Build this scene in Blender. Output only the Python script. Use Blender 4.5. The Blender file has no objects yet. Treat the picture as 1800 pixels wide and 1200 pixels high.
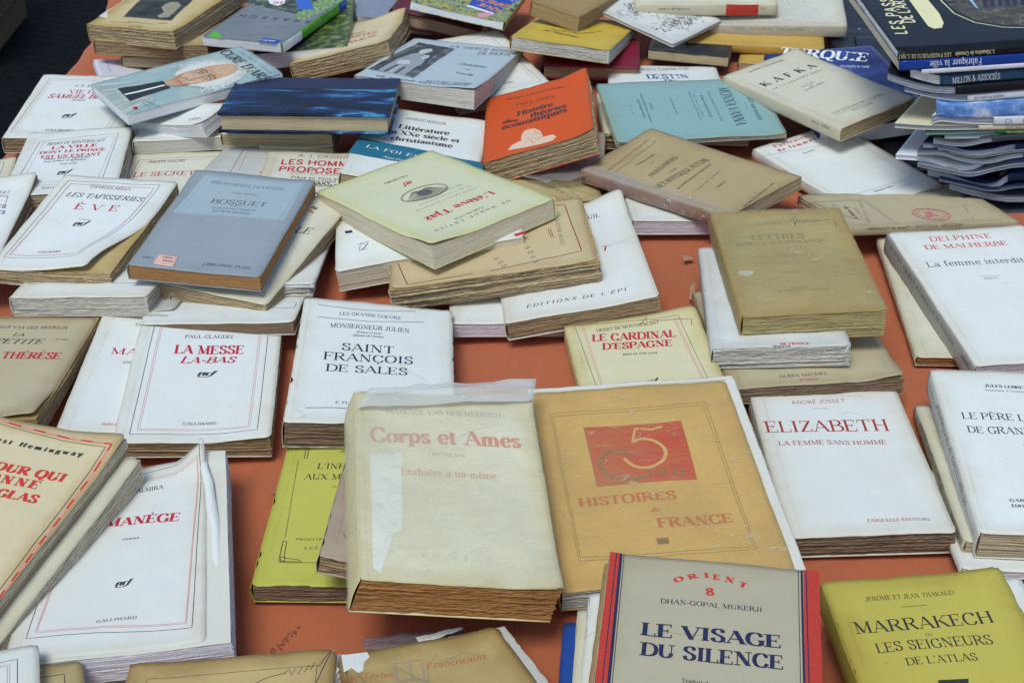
# Second-hand French paperbacks laid out on an orange cloth.  Units: metres (tables in millimetres).
import bpy, math, random
from mathutils import Vector, Matrix, noise
from mathutils.geometry import tessellate_polygon

SC = bpy.context.scene
COL = SC.collection
# ---------------------------------------------------------------- camera
cam_d = bpy.data.cameras.new('camera'); cam = bpy.data.objects.new('camera', cam_d); COL.objects.link(cam)
SC.camera = cam
cam_d.sensor_width = 36; cam_d.lens = 36*2548.28/1800; cam_d.clip_start = .01; cam_d.clip_end = 200
_p, _r = math.radians(31.902), math.radians(-0.0615)
_F = Vector((0, math.cos(_p), -math.sin(_p))); _u = Vector((0, math.sin(_p), math.cos(_p))); _x = Vector((1, 0, 0))
_X = math.cos(_r)*_x+math.sin(_r)*_u; _U = -math.sin(_r)*_x+math.cos(_r)*_u
_M = Matrix((( _X.x, _U.x, -_F.x, 0), (_X.y, _U.y, -_F.y, 0), (_X.z, _U.z, -_F.z, .6694), (0, 0, 0, 1)))
cam.matrix_world = _M
# ---------------------------------------------------------------- light
SUN_EL, SUN_AZ = 63, -155          # degrees; azimuth clockwise from +y (the far side of the stall)
w = bpy.data.worlds.new('World'); SC.world = w; w.use_nodes = True
nt = w.node_tree; bg = nt.nodes['Background']
sky = nt.nodes.new('ShaderNodeTexSky'); sky.sky_type = 'NISHITA'; sky.sun_disc = False
sky.sun_elevation = math.radians(SUN_EL); sky.sun_rotation = math.radians(SUN_AZ); sky.air_density = 1.0; sky.dust_density = 1; sky.ozone_density = .3
nt.links.new(sky.outputs[0], bg.inputs[0]); bg.inputs[1].default_value = 0.12
sd = bpy.data.lights.new('sun', 'SUN'); sun = bpy.data.objects.new('sun', sd); COL.objects.link(sun)
sd.energy = 1.8; sd.angle = math.radians(24); sd.color = (.91, 1, .93)   # daylight filtered into a shaded street
sun.rotation_euler = Vector((math.sin(math.radians(SUN_AZ))*math.cos(math.radians(SUN_EL)), math.cos(math.radians(SUN_AZ))*math.cos(math.radians(SUN_EL)), math.sin(math.radians(SUN_EL)))).to_track_quat('Z', 'Y').to_euler()
SC.view_settings.view_transform = 'Standard'; SC.view_settings.look = 'None'
SC.view_settings.exposure = 0.26; SC.view_settings.gamma = 1
SC.cycles.max_bounces = 6; SC.cycles.transparent_max_bounces = 12

# ---------------------------------------------------------------- small helpers
MM = .001
def mesh_obj(name, verts, faces, mats, parent=None, mi=None, uvs=None, smooth=True):
    me = bpy.data.meshes.new(name); me.from_pydata([tuple(v) for v in verts], [], faces)
    for m in mats: me.materials.append(m)
    if mi: me.polygons.foreach_set('material_index', mi)
    if uvs:
        uvl = me.uv_layers.new(name='UVMap'); flat = []
        for f in faces:
            for i in f: flat += [uvs[i][0], uvs[i][1]]
        uvl.data.foreach_set('uv', flat)
    if smooth: me.polygons.foreach_set('use_smooth', [True]*len(faces))
    me.update()
    o = bpy.data.objects.new(name, me); COL.objects.link(o)
    if parent: o.parent = parent
    return o
def tag(o, label, cat, group=None):
    o['label'] = label; o['category'] = cat
    if group: o['group'] = group
    return o
def ray(px, py):
    return _F*2548.28+_X*(px-900)-_U*(py-600)
CAMP = Vector((0, 0, 669.4))
def at_z(px, py, z):             # photo pixel -> millimetres on a level plane
    d = ray(px, py); return CAMP+d*((z-669.4)/d.z)
def at_y(px, py, y):
    d = ray(px, py); return CAMP+d*(y/d.y)
def sstep(x):
    x = min(1, max(0, x)); return x*x*(3-2*x)

# ---------------------------------------------------------------- materials
def new_mat(name):
    m = bpy.data.materials.new(name); m.use_nodes = True
    return m, m.node_tree, m.node_tree.nodes['Principled BSDF']
class N:                          # terse node building
    def __init__(s, nt): s.nt = nt
    def add(s, kind, **kw):
        n = s.nt.nodes.new(kind)
        for k, v in kw.items(): setattr(n, k, v)
        return n
    def link(s, a, b): s.nt.links.new(a, b)
    def math(s, op, a, b=None, clamp=False):
        n = s.add('ShaderNodeMath', operation=op, use_clamp=clamp)
        for i, v in enumerate((a, b)):
            if v is None: continue
            if isinstance(v, (int, float)): n.inputs[i].default_value = v
            else: s.link(v, n.inputs[i])
        return n.outputs[0]
    def noise(s, vec, scale, detail=3, rough=.55, dist=0):
        n = s.add('ShaderNodeTexNoise'); n.inputs['Scale'].default_value = scale; n.inputs['Detail'].default_value = detail
        n.inputs['Roughness'].default_value = rough; n.inputs['Distortion'].default_value = dist
        s.link(vec, n.inputs['Vector']); return n.outputs['Fac']
    def mapv(s, vec, loc=(0,0,0), scale=(1,1,1), rot=(0,0,0)):
        n = s.add('ShaderNodeMapping'); n.inputs['Location'].default_value = loc; n.inputs['Scale'].default_value = scale; n.inputs['Rotation'].default_value = rot
        s.link(vec, n.inputs['Vector']); return n.outputs[0]
    def rng(s, v, a, b, c=0, d=1):
        n = s.add('ShaderNodeMapRange'); n.inputs['From Min'].default_value = a; n.inputs['From Max'].default_value = b
        n.inputs['To Min'].default_value = c; n.inputs['To Max'].default_value = d; s.link(v, n.inputs['Value']); return n.outputs[0]
    def mix(s, f, a, b, mode='MIX'):
        n = s.add('ShaderNodeMix', data_type='RGBA', blend_type=mode)
        for i, v in ((0, f), (6, a), (7, b)):
            if isinstance(v, (int, float)): n.inputs[i].default_value = v
            elif isinstance(v, (tuple, list)): n.inputs[i].default_value = (*v[:3], 1)
            else: s.link(v, n.inputs[i])
        return n.outputs[2]
    def ramp(s, v, stops):
        n = s.add('ShaderNodeValToRGB'); cr = n.color_ramp
        while len(cr.elements) < len(stops): cr.elements.new(.5)
        for e, (p, c) in zip(cr.elements, stops): e.position = p; e.color = (*c, 1)
        s.link(v, n.inputs[0]); return n.outputs[0]
    def bump(s, h, strength, dist, bsdf):
        n = s.add('ShaderNodeBump'); n.inputs['Strength'].default_value = strength; n.inputs['Distance'].default_value = dist
        s.link(h, n.inputs['Height']); s.link(n.outputs[0], bsdf.inputs['Normal'])
# cover stocks: base, edge tone, edge amount, spots, roughness, mottling
PAPER = {
 'white': ((.77,.78,.765),(.60,.52,.36),.42,.45,.62,.10), 'white2': ((.74,.735,.70),(.58,.48,.32),.45,.4,.7,.07),
 'white3': ((.68,.68,.66),(.45,.40,.33),.5,.5,.75,.12), 'greywhite': ((.55,.55,.53),(.40,.36,.28),.4,.4,.75,.12),
 'ivory': ((.70,.67,.56),(.50,.40,.22),.5,.5,.7,.08), 'ivory2': ((.66,.62,.50),(.45,.35,.2),.4,.5,.7,.06),
 'cream2': ((.70,.64,.42),(.55,.42,.14),.6,.5,.55,.12), 'creamwhite': ((.78,.74,.56),(.64,.50,.20),.75,.3,.45,.12),
 'beige': ((.54,.45,.29),(.33,.24,.13),.6,.7,.75,.10), 'greige': ((.47,.41,.29),(.36,.28,.16),.5,.7,.7,.07),
 'beigepink': ((.52,.41,.31),(.34,.24,.17),.6,.8,.8,.14), 'tan2': ((.60,.47,.28),(.42,.28,.13),.5,.5,.7,.07),
 'tan3': ((.47,.35,.18),(.28,.19,.09),.5,.9,.7,.13), 'old': ((.52,.42,.22),(.33,.22,.08),.7,.8,.7,.14),
 'oldtan': ((.56,.41,.17),(.30,.18,.06),.8,.9,.55,.22), 'toned': ((.68,.57,.36),(.45,.29,.12),.8,.5,.7,.08),
 'toned2': ((.60,.48,.25),(.42,.26,.07),.9,.6,.6,.12), 'lime': ((.53,.50,.10),(.42,.42,.05),.5,.3,.7,.07),
 'mustard': ((.55,.46,.085),(.36,.27,.04),.6,.6,.7,.12), 'golden': ((.66,.46,.055),(.45,.28,.03),.6,.5,.6,.12),
 'golden2': ((.60,.38,.09),(.42,.24,.05),.5,.4,.55,.12), 'amber': ((.68,.43,.13),(.50,.30,.09),.5,.4,.5,.16),
 'drab': ((.55,.42,.18),(.42,.24,.05),.8,.6,.55,.2), 'greyblue': ((.31,.34,.37),(.22,.25,.27),.5,.3,.7,.08),
 'paleblue': ((.46,.53,.575),(.42,.46,.46),.3,.2,.6,.06), 'turq': ((.24,.405,.41),(.25,.34,.29),.7,.4,.7,.08),
 'paleyellow': ((.65,.63,.43),(.56,.53,.18),.6,.3,.5,.05), 'orangepaper': ((.68,.082,.008),(.52,.10,.02),.5,.4,.7,.07),
 'royal': ((.02,.08,.36),(.02,.05,.2),.3,.2,.4,.1), 'kraft': ((.38,.25,.11),(.26,.16,.06),.6,.4,.6,.15),
 'maroonc': ((.14,.015,.02),(.08,.01,.01),.4,.2,.5,.1), 'crimson': ((.25,.01,.035),(.14,.008,.02),.5,.2,.5,.12),
 'blackc': ((.02,.022,.03),(.02,.02,.02),.2,.2,.35,.1), 'bluegrey': ((.25,.28,.36),(.2,.22,.28),.3,.2,.5,.1),
 'lavcover': ((.66,.62,.70),(.6,.56,.6),.2,.2,.5,.04), 'greyspine': ((.40,.38,.34),(.4,.38,.34),.1,.1,.5,.04),
 'orangebrown': ((.40,.20,.08),(.28,.13,.05),.5,.4,.4,.2), 'greenlab': ((.10,.42,.03),(.1,.4,.03),.1,.1,.35,.04),
}
def paper_mat(key, W, H, seed):
    base, edge, ea, sp, rough, mott = PAPER[key]
    m, nt, b = new_mat(key+'_paper'); n = N(nt)
    uv = n.add('ShaderNodeUVMap').outputs[0]; v = n.mapv(uv, (seed*3.7 % 50, seed*1.9 % 50, seed))
    sep = n.add('ShaderNodeSeparateXYZ'); n.link(uv, sep.inputs[0]); x, y = sep.outputs[0], sep.outputs[1]
    d = n.math('MINIMUM', n.math('MINIMUM', x, n.math('SUBTRACT', W/100, x)), n.math('MINIMUM', y, n.math('SUBTRACT', H/100, y)))
    nb = n.noise(v, 3.2, 4, .6)
    d2 = n.math('ADD', d, n.math('MULTIPLY', n.math('SUBTRACT', nb, .5), -.22))
    e = n.rng(d2, 0, .17, ea, 0)
    c = n.mix(e, base, edge)
    big = n.noise(v, 1.6, 5, .6)
    c = n.mix(n.rng(big, .35, .75, 0, mott*2.2), c, edge)
    fine = n.noise(v, 60, 4, .7)
    c = n.mix(n.rng(fine, .3, .7, 0, .10), c, (edge[0]*.8, edge[1]*.8, edge[2]*.8))
    spot = n.noise(n.mapv(v, (9, 3, 1)), 26, 2, .5)
    c = n.mix(n.rng(spot, .70, .76, 0, sp*.55), c, (edge[0]*.45, edge[1]*.38, edge[2]*.3))
    scr = n.noise(n.mapv(v, (2, 5, 1), (9, 1.2, 1), (0, 0, seed % 3)), 6, 5, .7)   # rubbed, dirty streaks
    c = n.mix(n.rng(scr, .62, .85, 0, .25), c, (edge[0]*.7, edge[1]*.7, edge[2]*.7))
    hin = n.math('MULTIPLY', n.rng(n.math('ABSOLUTE', n.math('SUBTRACT', x, .055+.02*(seed % 3))), 0, .012, 1, 0), n.rng(nb, .35, .6))
    cr = n.noise(n.mapv(v, (3, 8, 2), (1, 1, 1), (0, 0, seed*.7)), .9, 1, .5, .5)
    crs = n.math('MULTIPLY', n.rng(n.math('ABSOLUTE', n.math('SUBTRACT', cr, .46)), 0, .0035, 1, 0), n.rng(n.noise(v, 2.5, 2), .55, .62))
    c = n.mix(n.math('MULTIPLY', n.math('ADD', hin, crs), .22), c, (edge[0]*.6, edge[1]*.6, edge[2]*.6))
    n.link(c, b.inputs['Base Color'])
    n.link(n.rng(big, .3, .7, rough-.12, rough+.12), b.inputs['Roughness']); b.inputs['Specular IOR Level'].default_value = .35
    h = n.math('ADD', n.math('MULTIPLY', fine, .12), n.math('ADD', n.math('MULTIPLY', nb, .9), n.math('SUBTRACT', n.math('MULTIPLY', scr, .35), n.math('MULTIPLY', n.math('ADD', hin, crs), .35))))
    n.bump(h, .55, .0011, b)
    return m
PAGES = {   # dark gap, leaf tone, variation
 'white': ((.52,.50,.50),(.76,.74,.74),.35), 'lav': ((.50,.43,.47),(.70,.63,.67),.3), 'cream': ((.46,.38,.26),(.66,.58,.44),.35),
 'tan': ((.22,.155,.085),(.58,.46,.30),.85), 'tanflat': ((.36,.26,.13),(.54,.42,.24),.35), 'brown': ((.10,.055,.028),(.44,.30,.17),.95),
 'darkbrown': ((.055,.033,.02),(.29,.19,.12),.95), 'rust': ((.10,.033,.010),(.40,.18,.06),.95), 'rustflat': ((.22,.10,.03),(.38,.19,.08),.35),
 'deckle': ((.14,.09,.045),(.56,.42,.25),.95), 'grey': ((.30,.28,.24),(.62,.58,.51),.7), 'greyp': ((.22,.19,.155),(.66,.61,.53),.85),
 'maggrey': ((.05,.055,.07),(.36,.39,.46),.8), 'olive': ((.13,.10,.035),(.50,.40,.19),.95), 'kraftp': ((.30,.20,.09),(.42,.29,.15),.3),
}
def page_mat(key, seed):
    dk, lt, var = PAGES[key]
    m, nt, b = new_mat(key+'_page_edges'); n = N(nt)
    uv = n.add('ShaderNodeUVMap').outputs[0]; v = n.mapv(uv, (seed*2.3 % 40, seed*.7 % 40, seed))
    leaf = n.noise(n.mapv(v, scale=(6, 430, 1)), 1, 2, .7)              # single leaves
    gath = n.noise(n.mapv(v, (4, 4, 0), scale=(.9, 95, 1)), 1, 2, .6)     # gatherings
    fleck = n.noise(n.mapv(v, (7, 2, 0), scale=(60, 260, 1)), 1, 2, .6)   # nicks along the leaf edges
    big = n.noise(n.mapv(v, (8, 1, 0), scale=(2.5, 7, 1)), 1, 4, .6)
    f = n.math('ADD', n.math('MULTIPLY', leaf, .42), n.math('ADD', n.math('MULTIPLY', gath, .24), n.math('MULTIPLY', fleck, .34)))
    c = n.ramp(n.rng(f, .50-.20*var-.02, .50+.12*var+.03), [(0, dk), (.34, tuple(x*.45+y*.55 for x, y in zip(dk, lt))), (.7, lt), (1, tuple(min(.82, y*1.12) for y in lt))])
    c = n.mix(n.rng(big, .52, .78, 0, .45*var+.1), c, tuple(x*.7+y*.3 for x, y in zip(dk, lt)))
    n.link(c, b.inputs['Base Color']); b.inputs['Roughness'].default_value = .85; b.inputs['Specular IOR Level'].default_value = .2
    n.bump(n.math('ADD', leaf, n.math('ADD', gath, n.math('MULTIPLY', fleck, .5))), .7*var+.1, .0007, b)
    return m
INKC = {
 'blk': (.025,.025,.03), 'red': (.50,.012,.045), 'red2': (.62,.18,.19), 'red3': (.60,.03,.02), 'redbrown': (.36,.035,.025), 'navy': (.010,.016,.060),
 'greyblk': (.09,.09,.10), 'grey': (.25,.25,.25), 'ink': (.02,.02,.05), 'maroon': (.22,.02,.02), 'brown3': (.16,.09,.04), 'bluei': (.02,.07,.22),
 'faded': (.33,.31,.24), 'faded2': (.50,.50,.44), 'faded3': (.21,.18,.10), 'fadedred': (.62,.20,.13), 'ltred': (.50,.13,.07), 'olive': (.24,.17,.06), 'olivedk': (.20,.13,.06),
 'redbox': (.50,.07,.035), 'fred': (.55,.10,.04), 'gold': (.62,.36,.12), 'gold2': (.6,.5,.2), 'panel': (.33,.40,.44), 'paneledge': (.36,.44,.48), 'greyedge': (.16,.2,.23),
 'pink': (.72,.42,.36), 'orangeink': (.75,.20,.05), 'teal': (.012,.14,.22), 'white': (.76,.77,.76), 'tornwhite': (.72,.70,.64), 'chalk': (.72,.50,.36), 'orange2': (.60,.12,.03),
 'spinered': (.48,.035,.02), 'bluecloth': (.012,.018,.06), 'greenlab': (.10,.42,.03), 'bluelab': (.015,.06,.38), 'badge': (.78,.76,.78), 'orangei': (.85,.32,.02),
 'pinkpet': (.68,.30,.32), 'skinpale': (.30,.27,.18), 'blueskirt': (.03,.12,.5), 'lightblue': (.3,.5,.7), 'hairwhite': (.62,.62,.58), 'skin1': (.52,.30,.18), 'skin2': (.40,.20,.11), 'skin3': (.60,.38,.24),
 'flapwhite': (.80,.81,.76), 'pinkdash': (.66,.27,.21), 'statue': (.30,.32,.34), 'statuelt': (.50,.53,.55), 'statuedk': (.05,.055,.06), 'lips': (.38,.09,.07), 'cassock': (.015,.02,.025), 'surplice': (.45,.48,.42), 'yellowlab': (.75,.68,.4),
}
_ink = {}
def ink(k):
    if k in _ink: return _ink[k]
    if k in ('bwphoto', 'darkphoto', 'parkphoto', 'greenpat', 'jungle', 'skyteal', 'landphoto', 'navyphoto', 'marble', 'guidegrey', 'courtyard', 'skyphoto'):
        m = photo_mat(k)
    else:
        c = INKC[k]; m, nt, b = new_mat(k+'_ink'); n = N(nt)
        uv = n.add('ShaderNodeUVMap').outputs[0]; nz = n.noise(uv, 70, 4, .7)
        n.link(n.mix(n.rng(nz, .42, .72, 0, .42), c, tuple(min(1, x*1.3+.07) for x in c)), b.inputs['Base Color'])
        b.inputs['Roughness'].default_value = .6; b.inputs['Specular IOR Level'].default_value = .3
    _ink[k] = m; return m
def photo_mat(k):                 # printed pictures: colour fields laid in the cover's own coordinates
    m, nt, b = new_mat(k+'_print'); n = N(nt)
    uv = n.add('ShaderNodeUVMap').outputs[0]; r = .35
    A = lambda sc, det=5, loc=(0, 0, 0), s=(1, 1, 1), dist=0: n.noise(n.mapv(uv, loc, s), sc, det, .6, dist)
    if k == 'bwphoto': c = n.ramp(n.math('ADD', n.math('MULTIPLY', A(5, 6, dist=1.2), .7), n.math('MULTIPLY', A(22, 4), .3)), [(.38, (.02,.02,.025)), (.5, (.06,.065,.075)), (.6, (.20,.22,.24)), (.72, (.42,.45,.47))])
    elif k == 'darkphoto': c = n.ramp(A(5), [(.3, (.01,.01,.01)), (.7, (.05,.045,.03))])
    elif k == 'parkphoto': c = n.ramp(A(9, 6, dist=1), [(.3, (.01,.012,.015)), (.5, (.04,.05,.04)), (.58, (.10,.16,.05)), (.66, (.25,.28,.28)), (.75, (.06,.09,.3))])
    elif k == 'greenpat': c = n.ramp(A(30, 3), [(.4, (.02,.10,.12)), (.5, (.12,.30,.10)), (.58, (.45,.42,.06)), (.66, (.5,.55,.5))])
    elif k == 'jungle': c = n.ramp(A(5, 4, dist=2.5), [(.33, (.01,.02,.03)), (.42, (.02,.12,.15)), (.48, (.55,.42,.04)), (.54, (.30,.33,.03)), (.6, (.02,.2,.3)), (.68, (.6,.1,.06))])
    elif k == 'skyteal': c = n.ramp(n.math('ADD', n.math('MULTIPLY', A(2, 4), .7), n.math('MULTIPLY', A(30, 5), .3)), [(.35, (.22,.34,.36)), (.5, (.32,.42,.42)), (.65, (.45,.50,.44))]); r = .3
    elif k == 'landphoto':
        c = n.ramp(A(7, 7), [(.35, (.012,.02,.008)), (.5, (.07,.10,.02)), (.62, (.22,.27,.06)), (.75, (.4,.42,.3))])
        sep = n.add('ShaderNodeSeparateXYZ'); n.link(uv, sep.inputs[0])
        c = n.mix(n.rng(n.math('ADD', sep.outputs[0], n.math('MULTIPLY', A(6), .4)), .45, .75), c, n.ramp(A(14), [(.4, (.01,.012,.012)), (.6, (.05,.06,.05))])); r = .3
    elif k == 'navyphoto':
        c = n.ramp(A(2, 5), [(.35, (.015,.02,.10)), (.55, (.03,.05,.22)), (.7, (.12,.15,.35))]); r = .3
    elif k == 'marble': c = n.ramp(A(1.6, 5, s=(.7, 2.2, 1), dist=.8), [(.38, (.003,.005,.018)), (.50, (.004,.015,.06)), (.56, (.01,.06,.20)), (.62, (.07,.30,.46)), (.67, (.01,.05,.18)), (.76, (.02,.05,.16))]); r = .35
    elif k == 'guidegrey': c = n.ramp(A(3), [(.3, (.16,.17,.19)), (.7, (.20,.21,.23))]); r = .3
    elif k == 'courtyard':
        br = n.add('ShaderNodeTexBrick'); n.link(n.mapv(uv, (0, 0, 0), (6, 6, 1), (0, 0, .1)), br.inputs['Vector']); br.inputs['Color1'].default_value = (.16,.13,.08,1); br.inputs['Color2'].default_value = (.07,.055,.04,1); br.inputs['Mortar'].default_value = (.015,.012,.01,1); br.inputs['Mortar Size'].default_value = .06
        c = n.mix(n.rng(A(6, 5), .45, .62), br.outputs[0], n.ramp(A(25, 4), [(.35, (.012,.012,.015)), (.6, (.20,.17,.12))])); r = .25
    else: c = n.ramp(A(2.5, 6, s=(1, 2.4, 1)), [(.35, (.04,.12,.42)), (.5, (.15,.30,.62)), (.6, (.55,.62,.75))]); r = .25
    n.link(c, b.inputs['Base Color']); b.inputs['Roughness'].default_value = r; b.inputs['Specular IOR Level'].default_value = .08 if k == 'marble' else .18
    n.bump(A(40, 3), .12, .0005, b)
    return m
def film_mat(name, tint, amount, rough, wr=1):   # glassine and clear film: mostly see-through, crinkled, glossy
    m, nt, b = new_mat(name); n = N(nt)
    uv = n.add('ShaderNodeUVMap').outputs[0]
    wrn = n.noise(n.mapv(uv, scale=(2.2, 7, 1), rot=(0, 0, .3)), 3.0, 4, .6, 1.6)
    crease = n.noise(n.mapv(uv, (5, 5, 0), (1.2, 3.5, 1), (0, 0, -.35)), 2.2, 1.5, .5, .8)
    brk = n.noise(n.mapv(uv, (1, 9, 0)), 6, 2)
    ridge = n.math('MULTIPLY', n.rng(n.math('ABSOLUTE', n.math('SUBTRACT', crease, .5)), 0, .018, 1, 0), n.rng(brk, .5, .6))
    big = n.noise(uv, 1.1, 3, .5)
    c = n.mix(n.rng(big, .3, .7, 0, .45), tint, tuple(x*.80 for x in tint))
    n.link(n.mix(n.math('MULTIPLY', ridge, .42*wr, True), c, (.92, .92, .90)), b.inputs['Base Color'])  # glints painted into the colour: near-white streaks along the crease ridges
    b.inputs['Roughness'].default_value = rough; b.inputs['Specular IOR Level'].default_value = .5
    al = n.rng(n.math('ADD', n.math('MULTIPLY', wrn, .3), n.math('MULTIPLY', big, .7)), .35, .7, max(0, amount-.15), min(1, amount+.15))
    n.link(n.math('ADD', al, n.math('MULTIPLY', ridge, .26*wr), True), b.inputs['Alpha'])
    n.bump(n.math('ADD', wrn, n.math('MULTIPLY', ridge, .25)), .45*wr, .003, b)
    return m
FILM = {'glassine': ((.86,.80,.60), .24, .3), 'amberwrap': ((.74,.52,.22), .14, .35), 'drabwrap': ((.52,.43,.20), .26, .38), 'clearwrap': ((.70,.70,.74), .12, .15)}
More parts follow.
